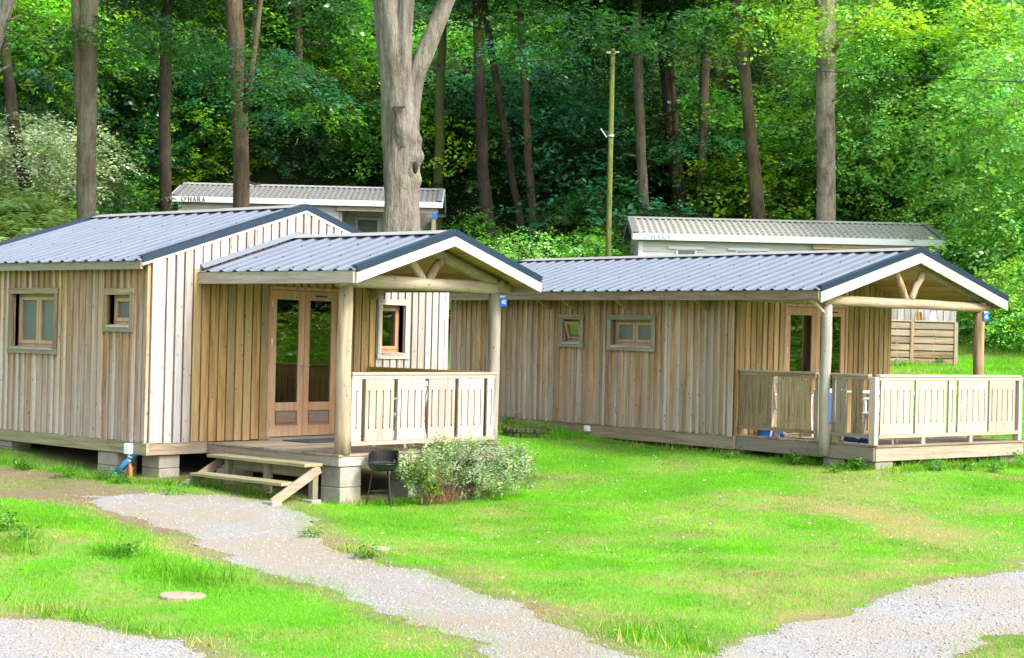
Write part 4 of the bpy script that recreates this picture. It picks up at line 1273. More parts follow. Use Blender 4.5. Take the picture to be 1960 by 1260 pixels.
# ------------------------------------------------------------------ mobile homes behind
def serif_word(parent, x, z, y, h, mat, name='lettering'):
    """capital letters of a serif face from strokes; x advances"""
    adv = 0.0
    for ch_ in "O'HARA":
        m = MB(); tk, tn = h * .17, h * .07
        def st_(x0, z0, x1, z1, w):
            dx, dz = x1 - x0, z1 - z0; l = math.hypot(dx, dz); nx_, nz_ = -dz / l * w / 2, dx / l * w / 2
            m.hexa([(x0 - nx_, y, z0 - nz_), (x0 + nx_, y, z0 + nz_), (x0 + nx_, y - .012, z0 + nz_), (x0 - nx_, y - .012, z0 - nz_),
                    (x1 - nx_, y, z1 - nz_), (x1 + nx_, y, z1 + nz_), (x1 + nx_, y - .012, z1 + nz_), (x1 - nx_, y - .012, z1 - nz_)])
        def serif(cx, cz): st_(cx - h * .14, cz, cx + h * .14, cz, tn)
        w = h * .85
        if ch_ == 'O':
            w = h * 1.0; n = 26; V = []; F = []
            for i in range(n):
                t = 2 * math.pi * i / n
                for k, yy in ((1, 0), (1, -.012), (0, -.012), (0, 0)):
                    rx = w / 2 - (0 if k else tk); rz = h / 2 - (0 if k else tn)
                    V.append((w / 2 + rx * math.cos(t), y + yy, h / 2 + rz * math.sin(t)))
            for i in range(n):
                j = (i + 1) % n
                for k in range(4): F.append((i * 4 + k, i * 4 + (k + 1) % 4, j * 4 + (k + 1) % 4, j * 4 + k))
            m.add(V, F)
        elif ch_ == "'":
            w = h * .16; st_(w / 2, h, w / 2, h * .7, tk * .8)
        elif ch_ == 'H':
            for c in (.14 * h, w - .14 * h): st_(c, tn, c, h - tn, tk); serif(c, tn / 2); serif(c, h - tn / 2)
            st_(.14 * h, h * .52, w - .14 * h, h * .52, tn)
        elif ch_ == 'A':
            st_(.12 * h, 0, w / 2, h, tn); st_(w - .14 * h, 0, w / 2, h, tk); st_(.24 * h, h * .35, w - .26 * h, h * .35, tn); serif(.12 * h, tn / 2); serif(w - .14 * h, tn / 2)
        elif ch_ == 'R':
            c = .14 * h; st_(c, tn, c, h - tn, tk); serif(c, tn / 2); serif(c, h - tn / 2)
            pr_ = [(c, h - tn / 2), (w * .62, h - tn / 2), (w * .74, h * .86), (w * .74, h * .66), (w * .62, h * .5), (c, h * .5)]
            for i, (p_, q_) in enumerate(zip(pr_[:-1], pr_[1:])): st_(*p_, *q_, tk if i == 2 else tn * 1.4)
            st_(w * .45, h * .5, w * .86, tn / 2, tk); serif(w * .9, tn / 2)
        o = m.build(name, mat, parent); o.location = (x + adv, 0, z)
        adv += w + h * .17
tile_me = None
def mobile_home(P_, ang, zg, zf, zr, L, label, xterr, wins, letter, lh, gabl, tl='tile'):
    o = empty('mobile_home', (P_[0], P_[1], zg), ang, label, 'mobile home', 'mobile homes behind the cabins')
    hz, hr = zf - zg, zr - zg; Wd = 4.4; yr = Wd / 2
    x0, x1 = .22, xterr; y0, y1 = .25, Wd - .25
    w = MB(); w.box(x0, x1, y0 + .02, y1 - .02, .35, hz + .12); w.box(x1, L - .3, 2.6, y1 - .02, .35, hz + .12)
    w.hexa([(x0, y0 + .02, hz + .121), (x0 + .08, y0 + .02, hz + .121), (x0 + .08, y1 - .02, hz + .121), (x0, y1 - .02, hz + .121),
            (x0, yr - .02, hr - .08), (x0 + .08, yr - .02, hr - .08), (x0 + .08, yr + .02, hr - .08), (x0, yr + .02, hr - .08)])
    wall = w.build('wall', M['siding'], o)
    sk = MB(); sk.box(x0, L - .25, y0 + .05, y1, 0, .34); sk.build('skirting', M['beam_x'], o)
    n = 15; zz0, zz1 = .35, hz - .02
    for k in range(n):
        a = zz0 + (zz1 - zz0) * k / n; b = a + (zz1 - zz0) / n - .004
        for (xa, xb, yy) in ((x0 + .03, x1 - .02, y0), (x1 + .02, L - .35, 2.58)):
            mb = MB(); mb.hexa([(xa, yy - .018, a), (xb, yy - .018, a), (xb, yy + .019, a), (xa, yy + .019, a), (xa, yy - .002, b), (xb, yy - .002, b), (xb, yy + .019, b), (xa, yy + .019, b)])
            mb.build('siding_plank', M['siding'], wall)
        mb = MB(); mb.hexa([(x0 - .018, y0 + .03, a), (x0 - .001, y0 + .03, a), (x0 - .001, y1 - .03, a), (x0 - .018, y1 - .03, a), (x0 - .004, y0 + .03, b), (x0 - .001, y0 + .03, b), (x0 - .001, y1 - .03, b), (x0 - .004, y1 - .03, b)])
        mb.build('siding_plank', M['siding'], wall)
    for k in range(4):
        a = hz + .0 + k * .17; hw = (yr) * (1 - (k * .17) / (hr - hz)) - .25
        if hw > .1:
            mb = MB(); mb.box(x0 - .02, x0 - .003, yr - hw, yr + hw, a, a + .164); mb.build('siding_plank', M['siding'], wall)
    mb = MB(); mb.box(x0 - .03, x0 + .1, y0 - .03, y0 + .0, .35, hz - .02); mb.build('corner_trim', M['white_metal'], o)
    # roof body
    w = MB()
    ft = hz + .17
    for (ya, yb) in ((0, yr), (Wd, yr)):
        w.hexa([(0, ya, ft - .05), (L, ya, ft - .05), (L, yb, hr - .07), (0, yb, hr - .07), (0, ya, ft), (L, ya, ft), (L, yb, hr - .02), (0, yb, hr - .02)])
    rf_ = w.build('roof', M['tile'], o)
    mb = MB(); mb.box(0, L, -.035, -.003, hz, hz + .185); fas = mb.build('fascia', M['white_metal'], o, bevel=.004)
    mb = MB(); mb.box(0, L, Wd + .003, Wd + .035, hz, hz + .185); mb.build('fascia', M['white_metal'], o)
    for xx in (-.03, L + .002):
        for (ya, yb) in ((-.03, yr), (Wd + .03, yr)):
            mb = MB(); mb.hexa([(xx, ya, hz + .01), (xx + .03, ya, hz + .01), (xx + .03, yb, hr - .15), (xx, yb, hr - .15), (xx, ya, ft + .07), (xx + .03, ya, ft + .07), (xx + .03, yb, hr + .05), (xx, yb, hr + .05)])
            mb.build('rake_trim', M[gabl], o)
            mb = MB(); xi = 0 if xx < 0 else L - .16
            mb.hexa([(xi, ya, ft + .055), (xi + .16, ya, ft + .055), (xi + .16, yb, hr + .035), (xi, yb, hr + .035), (xi, ya, ft + .07), (xi + .16, ya, ft + .07), (xi + .16, yb, hr + .05), (xi, yb, hr + .05)])
            mb.build('edge_trim', M['tile'], rf_)
    mb = MB(); mb.hexa([(0, yr - .12, hr + .0), (L, yr - .12, hr + .0), (L, yr + .12, hr + .0), (0, yr + .12, hr + .0), (0, yr - .03, hr + .06), (L, yr - .03, hr + .06), (L, yr + .03, hr + .06), (0, yr + .03, hr + .06)])
    mb.build('ridge_cap', M['cap'], rf_)
    # tiles
    nc, nr = 48, 6; tw = (L - .32) / nc; run = np.array([0, yr, hr - .02 - ft]) / nr
    V = []; F = []; ns = 8
    for j, (s, lf) in enumerate(((-.06, .030), (1.0, .006))):
        for i in range(ns + 1):
            u = i / ns; h = .026 * math.sin(u * 2 * math.pi) + .012
            V.append((u * tw, run[1] * s, run[2] * s + h + lf))
    for i in range(ns + 1):
        u = i / ns; V.append((u * tw, run[1] * -.06, run[2] * -.06 + .026 * math.sin(u * 2 * math.pi) - .012))
    for i in range(ns):
        F.append((i, i + 1, ns + 2 + i, ns + 1 + i)); F.append((i + 1, i, 2 * (ns + 1) + i, 2 * (ns + 1) + i + 1))
    me = MB().add(V, F).mesh('roof_tile', M[tl], False)
    for c in range(nc):
        for r_ in range(nr):
            t_ = link('roof_tile', me, rf_); t_.location = (.16 + c * tw, run[1] * r_, ft + run[2] * r_ + .004)
    serif_word(fas, .33, hz + .025, -.037, lh, M[letter])
    # terrace
    mb = MB(); mb.box(x1 - .05, L - .12, .05, .14, hz - .16, hz - .004); mb.build('terrace_beam', M['log_x'], o)
    for xx in (L - .3,):
        mb = MB(); mb.box(xx, xx + .11, .05, .16, .0, hz - .16); mb.build('terrace_post', M['pale_z'], o)
    mb = MB(); mb.box(x1, x1 + .09, y0, y0 + .09, .35, hz - .16); mb.build('terrace_post', M['pale_z'], o)
    mb = MB(); mb.box(x1, L - .1, .03, 2.6, .30, .36); mb.build('terrace_floor', M['beam_x'], o)
    mb = MB(); mb.box(L - .33, L - .29, .3, 2.6, .36, hz - .1); mb.build('side_wall', M['siding'], o)
    dd = MB(); dd.box(x1 + .35, x1 + .43, 2.53, 2.565, .36, 2.35); dd.box(x1 + 1.1, x1 + 1.18, 2.53, 2.565, .36, 2.35); dd.box(x1 + .43, x1 + 1.1, 2.53, 2.565, 2.27, 2.35)
    dr = dd.build('door', M['white_metal'], o)
    mb = MB(); mb.box(x1 + .43, x1 + 1.1, 2.54, 2.56, .4, 2.27); mb.build('glass', M['frost'], dr)
    for (a, b, z0, z1, fr) in wins:
        mb = MB(); k = .05
        mb.box(a - k, a, y0 - .05, y0 - .017, z0 - k, z1 + k); mb.box(b, b + k, y0 - .05, y0 - .017, z0 - k, z1 + k)
        mb.box(a, b, y0 - .05, y0 - .017, z1, z1 + k); mb.box(a, b, y0 - .05, y0 - .017, z0 - k, z0); mb.box(a, b, y0 - .045, y0 - .017, (z0 + z1) / 2 - .025, (z0 + z1) / 2 + .025)
        wi = mb.build('window', M['white_metal'], o)
        mb = MB(); mb.box(a - .28, b + .28, y0 - .075, y0 - .051, z1 + .03, z1 + .10); mb.build('window_head', M['white_metal'], wi)
        mb = MB(); mb.box(a, b, y0 - .03, y0 - .02, z0, z1); mb.build('pane', M['frost'], wi)
    mb = MB(); mb.box(L - .30, L - .14, .02, .045, hz - .34, hz - .17); sg = mb.build('number_sign', M['sign'], o)
    return o
h1 = mobile_home(H1P, H1A, H1Z, 5.60, 6.36, 8.8, 'cream mobile home with grey tile roof on the left, behind the near cabin', 5.45,
                 [(1.0, 2.2, 1.2, 2.0, 0)], 'letter', .145, 'white_metal')
h2 = mobile_home(H2P, H2A, H2Z, 4.40, 5.17, 9.15, 'cream mobile home with grey tile roof on the right, behind the far cabin', 5.35,
                 [(1.35, 1.85, 1.95, 2.38, 0), (3.1, 3.75, 2.15, 2.38, 0)], 'letter_pale', .145, 'tile', 'tile_warm')

# ------------------------------------------------------------------ slatted screen fence and boarded terrace end beyond the far cabin
fz = 42.0
pa = at(1690, 660, fz); pb_ = at(1829, 660, fz)
ang = math.atan2(pb_[1] - pa[1], pb_[0] - pa[0]); fl = math.hypot(pb_[0] - pa[0], pb_[1] - pa[1])
zt_ = at(1765, 616, fz)[2]; zb_ = at(1765, 698, fz)[2]
fc = empty('slatted_fence', (pa[0], pa[1], zb_ - .05), ang, 'horizontal-slat timber screen fence standing on the lawn beyond the terrace', 'fence')
hh = zt_ - zb_ + .05
xs_ = [0.0, fl * (1745 - 1690) / 139, fl]
for x in xs_:
    mb = MB(); mb.box(x - .045, x + .045, -.045, .045, -.3, hh); mb.build('post', M['log_z'], fc, bevel=.004)
for x0_, x1_ in zip(xs_[:-1], xs_[1:]):
    n = 6; p = (hh - .05) / n
    for k in range(n):
        j = .02 if k % 2 else -.004
        mb = MB(); mb.box(x0_ + .047, x1_ - .047, -.025, -.008, .05 + k * p, .05 + k * p + p * .80); mb.build('slat', M['log_x'], fc, bevel=.003)
        mb = MB(); mb.box(x0_ + .047, x1_ - .047, .034, .05, .02 + k * p + p * .66, .05 + k * p + p * 1.05); mb.build('slat', M['log_x'], fc, bevel=.003)
    for x in ((x0_ + x1_) / 2,):
        mb = MB(); mb.box(x - .03, x + .03, -.006, .03, .02, hh - .02); mb.build('batten', M['log_z'], fc)
    mb = MB(); mb.box(x0_ + .047, x1_ - .047, -.05, .05, hh + .0, hh + .035); mb.build('cap_rail', M['pale_x'], fc)
tp = at(1692, 660, fz + 1.2)
tb = empty('boarded_screen', (tp[0], tp[1], zb_ - .1), ang, 'pale vertical boards rising behind the slatted fence', 'screen')
zt2_ = at(1765, 585, fz + 1.2)[2] - zb_ + .1
for k in range(11):
    x = fl * k / 11 * 1.02
    mb = MB(); mb.box(x, x + fl / 11 * .93, -.012, .012, .0, zt2_ + .1); mb.build('board', M['clad_pale'], tb, bevel=.003)
for k, (px, twl) in enumerate(((1757, 'tan towel'), (1787, 'white towel'))):
    p = at(px, 618, fz + .9); V = []; F = []
    for i in range(8):
        for j in range(8):
            a = (i / 7 - .5) * .16 * (1.5 - .5 * j / 7); q = RH * a
            V.append((p[0] + q[0] - FH[0] * .02 * math.sin(i * 2), p[1] + q[1] - FH[1] * .02 * math.sin(i * 2), p[2] + .28 * j / 7))
    for i in range(7):
        for j in range(7): F.append((i * 8 + j, i * 8 + j + 1, (i + 1) * 8 + j + 1, (i + 1) * 8 + j))
    tag(MB().add(V, F).build('towel', M['tan_z'] if k == 0 else M['cloth'], None, True), twl + ' hanging above the slatted fence', 'towel')

# ------------------------------------------------------------------ utility pole and cables
pd_ = 47.0
pt_ = at(1173, 94, pd_); pbz = float(gz(pt_[0], pt_[1]))
po = empty('utility_pole', (pt_[0], pt_[1], pbz), 0, 'slim green-stained wooden utility pole between the two mobile homes', 'pole')
hgt = pt_[2] - pbz
mb = MB(); mb.tube([(0, 0, -.3), (0, 0, hgt * .5), (0, 0, hgt)], [.085, .075, .065], 14); mb.build('shaft', M['pole'], po, True)
bz_ = at(1165, 262, pd_)[2] - pbz
mb = MB(); mb.tube([(0, 0, bz_), (0, 0, bz_ + .05)], [.105, .105], 14); mb.build('band', M['steel'], po)
mb = MB(); mb.bar((-.07, -.09, bz_ - .02), (-.20, -.2, bz_ + .22), .03, .03); mb.build('hook', M['steel'], po)
mb = MB(); mb.bar((-.13, -.12, hgt - .10), (.13, .12, hgt - .10), .05, .06); mb.build('cross_arm', M['steel'], po)
def cable(a, b, sag, label, r_=.014):
    a = np.array(a); b = np.array(b)
    pts = [a + (b - a) * t - np.array([0, 0, sag * 4 * t * (1 - t)]) for t in np.linspace(0, 1, 24)]
    tag(MB().tube(pts, r_, 6).build('overhead_cable', M['black'], None, True), label, 'cable')
top = np.array([pt_[0], pt_[1], pt_[2] - .1])
cable(at(180, 152, 51), top, .25, 'thin black cable running left from the utility pole through the trees')
cable(top, at(2050, 160, 44), .12, 'thin black cable running right from the utility pole past the bright trees')
# ------------------------------------------------------------------ foliage
def leaves_to_mesh(b, ax, nr, ln, wd, fold=.18):
    """b base points, ax axes, nr normals (n,3); lengths; widths -> verts (n*4,3)"""
    side = np.cross(nr, ax); side /= np.linalg.norm(side, axis=1, keepdims=True) + 1e-9
    mid = b + ax * ln[:, None] * .48
    up = nr * (wd * fold)[:, None]
    V = np.stack([b, mid + side * wd[:, None] + up, b + ax * ln[:, None], mid - side * wd[:, None] + up], 1)
    return V.reshape(-1, 3)

def unit(v): return v / (np.linalg.norm(v, axis=-1, keepdims=True) + 1e-9)

def blob(rng, nspray, per, Rd, leaf, flat=.85, slen=.55, inner=.35, droop=.35, upb=.25):
    """a rounded foliage mass of leafy sprays; returns verts, per-vertex brightness, per-vertex hue shift"""
    u = unit(rng.normal(size=(nspray, 3)) + np.array([0, 0, upb]))
    r = Rd * (inner + (1 - inner) * rng.random(nspray) ** .55)
    p0 = u * r[:, None] * np.array([1, 1, flat])
    lump = 1 + .22 * np.sin(u[:, 0] * 5 + rng.random() * 6) * np.sin(u[:, 1] * 6 + u[:, 2] * 4)
    p0 *= lump[:, None]
    h = unit(np.stack([u[:, 0], u[:, 1], np.zeros(nspray)], -1) + rng.normal(size=(nspray, 3)) * np.array([.55, .55, .12]))
    ln = slen * Rd * rng.uniform(.5, 1.1, nspray)
    up = unit(np.array([0, 0, 1.0]) + rng.normal(size=(nspray, 3)) * .33 + u * .35)
    sd_ = unit(np.cross(up, h))
    t = (np.arange(per) + .5) / per
    T = np.broadcast_to(t, (nspray, per)) + rng.normal(size=(nspray, per)) * .03
    pos = p0[:, None] + h[:, None] * (T * ln[:, None])[..., None]
    pos[..., 2] -= droop * (T ** 2) * ln[:, None]
    sg = np.where(np.arange(per) % 2, 1.0, -1.0)[None, :, None]
    fan = rng.uniform(.0, .24, (nspray, per, 1)) * Rd * .55 * (1 - .7 * T[..., None])
    pos = pos + sd_[:, None] * sg * fan + up[:, None] * rng.normal(size=(nspray, per, 1)) * .05
    ax = unit(h[:, None] * .7 + sd_[:, None] * sg * rng.uniform(.4, 1.2, (nspray, per, 1)) + rng.normal(size=(nspray, per, 3)) * .25 - np.array([0, 0, .15]))
    nr = unit(up[:, None] + rng.normal(size=(nspray, per, 3)) * .30)
    nr = unit(nr - ax * (nr * ax).sum(-1, keepdims=True))
    n = nspray * per
    l = leaf * rng.uniform(.65, 1.2, n); w = l * rng.uniform(.27, .38, n)
    V = leaves_to_mesh(pos.reshape(n, 3), ax.reshape(n, 3), nr.reshape(n, 3), l, w)
    br = np.repeat(rng.uniform(.5, 1.45, nspray), per) * rng.uniform(.75, 1.25, n)
    hu = np.clip(np.repeat(rng.normal(size=nspray) * .6, per) + rng.normal(size=n) * .45, -1.5, 1.8)
    return V, np.repeat(br, 4), np.repeat(hu, 4)

def tint(base, br, hu):
    c = np.asarray(base)[None, :] * br[:, None]
    sh = np.stack([1 + .32 * hu, 1 + .06 * hu, 1 - .25 * hu], -1)
    return np.clip(c * sh, .002, 1)

def rotz(V, a):
    c, s = math.cos(a), math.sin(a)
    return np.stack([V[:, 0] * c - V[:, 1] * s, V[:, 0] * s + V[:, 1] * c, V[:, 2]], -1)

rg = np.random.default_rng(5)
BL = [blob(rg, 125, 18, 1.8, .145) for _ in range(5)]          # 2340 leaves each
def mass(items, name, mat):
    """items: (pos, scale, base colour) -> one mesh"""
    Vs, Cs = [], []
    for i, (p, sc, base) in enumerate(items):
        V, br, hu = BL[i % len(BL)]
        Vs.append(rotz(V, rg.uniform(0, 6.28)) * (np.array(sc) if hasattr(sc, '__len__') else sc) + np.array(p)); Cs.append(tint(base, br, hu))
    V = np.concatenate(Vs); C = np.concatenate(Cs)
    return np_mesh(name, V, 4, np.arange(len(V)), mat, C)

GREEN = (.105, .300, .030); YEL = (.290, .500, .030); DARK = (.024, .090, .020); TEAL = (.038, .175, .080); LIGHT = (.240, .500, .120)  # leaf tints; DARK, TEAL and LIGHT carry part of the wood's shade and sunlight
SILV = (.27, .35, .21)

# tall crowns, shared by the trees
def crown_items(n, rx, rz, base, k=.9):
    out = []
    for i in range(n):
        u = unit(rg.normal(size=3)); r = rg.random() ** .5
        p = u * r * np.array([rx, rx, rz])
        out.append((p, rg.uniform(.75, 1.2) * k, tuple(np.array(base) * rg.uniform(.8, 1.2))))
    return out
CROWN = [mass(crown_items(13, 3.6, 2.4, b), 'crown', M['leaf']) for b in (GREEN, YEL, DARK)]
HAZEL = [mass([((rg.normal() * .9, rg.normal() * .9, z), rg.uniform(.7, 1.05), tuple(np.array(LIGHT) * rg.uniform(.8, 1.15))) for z in np.linspace(1.0, 7.2, 11)], 'crown', M['leaf']) for _ in range(2)]
SHRUB = [mass([((rg.normal() * .55, rg.normal() * .55, z), rg.uniform(.42, .62), tuple(np.array(b) * rg.uniform(.85, 1.2))) for z in (.55, .75, 1.1, 1.5)], 'foliage', M['leaf'])
         for b in (LIGHT, YEL, GREEN)]

TR = []
def tree(label, path, D, mat, crown=None, crown_y=20, extra=(), name='beech_tree', cr_scale=1.0, seg=18, top=17.0, jit=.05):
    """path: (px, py, width px) from bottom to top at depth D; extra: further stems as paths"""
    pts = [at(x, y, D) for x, y, w in path]
    rad = [w / 2 * D / FPX for x, y, w in path]
    b = pts[0]; g = float(gz(b[0], b[1]))
    low = np.array([b[0] + (b[0] - pts[1][0]) * .15, b[1] + (b[1] - pts[1][1]) * .15, g - .4])
    pts = [low, np.array([low[0], low[1], g + .25]), np.array([b[0], b[1], max(b[2], g + .8)])] + pts[1:] if g + .8 > b[2] or True else pts
    rad = [rad[0] * 1.45, rad[0] * 1.15] + rad
    d = pts[-1] - pts[-2]; d = d / np.linalg.norm(d)
    hi = pts[-1] + d * max(2.0, top - pts[-1][2])
    pts.append(hi); rad.append(rad[-1] * .55)
    # resample for a natural wobble
    P = []; Rr = []
    for i in range(len(pts) - 1):
        L_ = np.linalg.norm(pts[i + 1] - pts[i]); k = max(1, int(L_ / .6))
        for j in range(k):
            t = j / k; P.append(pts[i] + (pts[i + 1] - pts[i]) * t + (rg.normal(size=3) * .012 if 0 < i else 0)); Rr.append((rad[i] + (rad[i + 1] - rad[i]) * t) * rg.uniform(.97, 1.03))
    P.append(pts[-1]); Rr.append(rad[-1])
    root = empty(name, (low[0], low[1], g), 0, label, 'tree', 'woodland trees behind the cabins')
    o_ = np.array([low[0], low[1], g])
    mb = MB(); mb.tube([p - o_ for p in P], Rr, seg, jit=jit)
    for ex in extra:
        ep = [at(x, y, D + dd) - o_ for x, y, w, dd in ex]; er = [w / 2 * D / FPX for x, y, w, dd in ex]
        dirn = ep[-1] - ep[-2]; dirn /= np.linalg.norm(dirn)
        ep.append(ep[-1] + dirn * 4); er.append(er[-1] * .6)
        mb.tube(ep, er, 12, jit=jit)
    for q_ in range(5):   # dead snags
        i_ = int(rg.integers(4, max(5, len(P) - 4))); a_ = rg.uniform(0, 6.28); L2_ = rg.uniform(.12, .5)
        b0_ = P[i_] - o_; dv = np.array([math.cos(a_), math.sin(a_), rg.uniform(-.2, .5)])
        mb.tube([b0_, b0_ + dv * (Rr[i_] + L2_ * .5), b0_ + dv * (Rr[i_] + L2_) + np.array([0, 0, .06])], [.05, .03, .012], 6)
    mb.build('trunk', mat, root, True)
    TR.append((path[0][0], path[-1][0], D))
    if crown is not None:
        c = link('crown', CROWN[crown], root)
        x_, y_, w_ = path[-1]
        top_ = at(x_, crown_y, D)
        c.location = (top_[0] - o_[0] + rg.normal() * .6, top_[1] - o_[1] + rg.normal() * .6, top_[2] - o_[2] + 2.7 * cr_scale)
        c.rotation_euler = (0, 0, rg.uniform(0, 6.28)); c.scale = (cr_scale,) * 3
    return root, o_

tree('leaning dark ivy-clad tree at the left picture edge', [(48, 405, 26), (30, 260, 24), (12, 120, 20), (8, 0, 20)], 46, M['bark_dark'], 2, -140, cr_scale=.6)
tree('tall twin-stemmed grey tree rising behind the left end of the near roof', [(165, 412, 36), (166, 200, 38), (170, 60, 36), (172, -20, 34)], 41, M['bark_grey'], 2, -260, cr_scale=.6,
     extra=[[(158, 260, 16, -.05), (150, 180, 18, -.1), (146, 60, 17, -.1), (144, -20, 17, -.1)]])
tree('slender grey trunk far back between the two leftmost trees', [(128, 215, 18), (130, 90, 18), (132, -10, 17)], 64, M['bark_grey'], 1, 10)
tree('dark trunk beside the left end of the left mobile home', [(318, 398, 24), (314, 240, 23), (318, 60, 22), (322, -10, 20)], 50, M['bark_dark'], 2, 60)
tree('reddish brown trunk standing in front of the left mobile home', [(462, 392, 32), (460, 250, 31), (455, 120, 32), (446, -10, 34)], 46, M['bark_brown'], 0, -120, cr_scale=.75,
     extra=[[(468, 215, 12, -.1), (480, 150, 12, -.2), (492, 60, 10, -.2), (500, -10, 9, -.2)]])
tree('pale slim trunk just right of the reddish brown trunk', [(484, 345, 17), (486, 180, 16), (490, -10, 15)], 66, M['bark_grey'], 0, 30)
tree('pale slim trunk above the middle of the left mobile home roof', [(574, 350, 18), (572, 200, 17), (570, 0, 16)], 67, M['bark_grey'], 2, 40)
tree('mossy trunk behind the right end of the left mobile home', [(838, 352, 19), (842, 200, 18), (848, 0, 17)], 62, M['bark_moss'], 0, 20)
tree('dark trunk with mossy foot right of the left mobile home', [(936, 436, 28), (924, 330, 23), (918, 150, 22), (914, 0, 20)], 58, M['bark_dark'], 2, 20)
tree('thin trunk leaning left, second from the left in the central gap', [(998, 436, 14), (978, 330, 14), (956, 190, 14), (930, 30, 13), (924, -10, 12)], 60, M['bark_dark'], 0, 20)
tree('thin brown trunk leaning left, third in the central gap', [(1020, 428, 17), (1012, 300, 16), (1002, 130, 14), (994, -10, 13)], 60, M['bark_brown'], 0, 10)
tree('straight dark trunk above the left end of the right mobile home', [(1234, 412, 20), (1228, 300, 19), (1222, 150, 18), (1218, 0, 17)], 58, M['bark_grey'], 2, 110)
tree('thick dark twin trunk above the roof of the right mobile home', [(1300, 400, 26), (1288, 270, 27), (1275, 120, 28), (1268, -10, 27)], 60, M['bark_dark'], 2, 70,
     extra=[[(1312, 400, 12, -.1), (1296, 280, 12, -.2), (1284, 120, 11, -.2)]])
tree('dark trunk just right of the thick twin trunk', [(1340, 400, 19), (1346, 250, 19), (1350, 100, 18), (1352, -10, 17)], 60, M['bark_brown'], 2, 60)
tree('brown trunk leaning left above the middle of the right mobile home', [(1452, 415, 28), (1438, 270, 24), (1424, 130, 23), (1412, 40, 22)], 54, M['bark_brown'], 1, -10)
tree('grey trunk with pale bare patches above the right mobile home', [(1582, 416, 36), (1580, 280, 36), (1579, 120, 37), (1580, -20, 38)], 52.5, M['bark_mottled'], 1, -20,
     extra=[[(1586, 110, 10, -.1), (1615, 70, 9, -.4), (1650, 30, 8, -.8)]])
# pale limb at the top left corner, from a tree standing outside the frame
tree('pale grey trunk crossing the top left corner of the picture', [(-70, 300, 34), (-35, 150, 32), (2, 40, 30), (26, -30, 28)], 40, M['bark_beech'], 0, -420, cr_scale=.6)

# ------------------------------------------------------------------ the big scarred beech behind the near porch
DB = 35.0
k_ = DB / FPX
bb0 = at(768, 440, DB); gB = float(gz(bb0[0], bb0[1]))
O_ = np.array([bb0[0], bb0[1], gB])
beech = empty('beech_tree', tuple(O_), 0, 'big pale forked beech with scarred hollow trunk behind the near porch', 'tree', 'woodland trees behind the cabins')
def bp(x, y, dd=0.0): return at(x, y, DB + dd) - O_
def smooth_path(ctrl, n):
    c = np.array(ctrl, float); t = np.linspace(0, len(c) - 1, n); out = []
    for q in t:
        i = min(int(q), len(c) - 2); f = q - i
        p0, p1, p2, p3 = c[max(i - 1, 0)], c[i], c[i + 1], c[min(i + 2, len(c) - 1)]
        out.append(.5 * ((2 * p1) + (-p0 + p2) * f + (2 * p0 - 5 * p1 + 4 * p2 - p3) * f * f + (-p0 + 3 * p1 - 3 * p2 + p3) * f ** 3))
    return np.array(out)
RT3, UP3, FW3 = RT, UP, FW
lumps = [((800, 268), -.2, .13, .10), ((803, 300), -.18, .16, .11), ((800, 345), -.2, .13, .08), ((778, 250), -.36, .16, .06), ((786, 404), -.3, .09, .07), ((762, 300), -.4, .3, .04), ((742, 425), -.2, .3, .06), ((797, 322), -.26, .10, -.13), ((790, 280), -.32, .07, -.06), ((745, 330), -.3, .18, .03), ((778, 370), -.36, .08, -.05), ((784, 330), -.34, .09, -.05)]
def beech_bump(q, p, i):
    d = q - p; r_ = np.linalg.norm(d) + 1e-9; u_ = d / r_
    ang = math.atan2(u_ @ FW3, u_ @ RT3); z = q[2]
    k = 1 + .05 * math.sin(3 * ang + z * .8) + .035 * math.sin(7 * ang - z * 1.7) + .02 * math.sin(13 * ang + z * 4)
    q = p + d * k
    for (lx, ly), dd, rad, h in lumps:
        c = bp(lx, ly, dd); ds = np.linalg.norm(q - c)
        q = q + u_ * h * math.exp(-(ds / rad) ** 2)
    return q
main = [(*bp(768, 700), 52 * k_), (*bp(768, 520), 42 * k_), (*bp(769, 440), 34 * k_), (*bp(770, 330), 34 * k_), (*bp(768, 240), 35 * k_), (*bp(764, 160), 35 * k_), (*bp(756, 90), 34 * k_), (*bp(748, 30), 31 * k_), (*bp(744, -30), 29 * k_)]
main[0] = (0, 0, -.4, 60 * k_); main[1] = (0, 0, .5, 48 * k_)
S = smooth_path(main, 110)
S = np.vstack([S, [*(S[-1, :3] + np.array([-.15, 0, 4.5])), S[-1, 3] * .6]])
mb = MB(); mb.tube(S[:, :3], S[:, 3], 44, bump=beech_bump)
def limb(ctrl, n=40, seg=26):
    s = smooth_path([(*bp(x, y, dd), w * k_) for x, y, w, dd in ctrl], n)
    e = s[-1, :3] - s[-3, :3]; e /= np.linalg.norm(e)
    s = np.vstack([s, [*(s[-1, :3] + e * 3.5), s[-1, 3] * .6]])
    mb.tube(s[:, :3], s[:, 3], seg, bump=lambda q, p, i: p + (q - p) * (1 + .04 * math.sin(5 * math.atan2((q - p) @ FW3, (q - p) @ RT3) + q[2] * 2)))
limb([(778, 250, 24, -.03), (786, 185, 21, -.05), (797, 145, 17, -.08), (814, 100, 17, -.1), (835, 50, 16, -.1), (860, -10, 15, -.1)])
limb([(764, 250, 16, .05), (764, 175, 24, -.08), (768, 115, 20, -.16), (773, 60, 16, -.2), (778, 10, 15, -.2), (784, -40, 14, -.2)])
mb.build('trunk', M['bark_beech'], beech, True)
mb = MB(); s = smooth_path([(*bp(776, 320, -.18), .12), (*bp(772, 275, -.24), .155), (*bp(767, 240, -.31), .165), (*bp(764, 218, -.36), .15), (*bp(763, 205, -.43), .135)], 20)
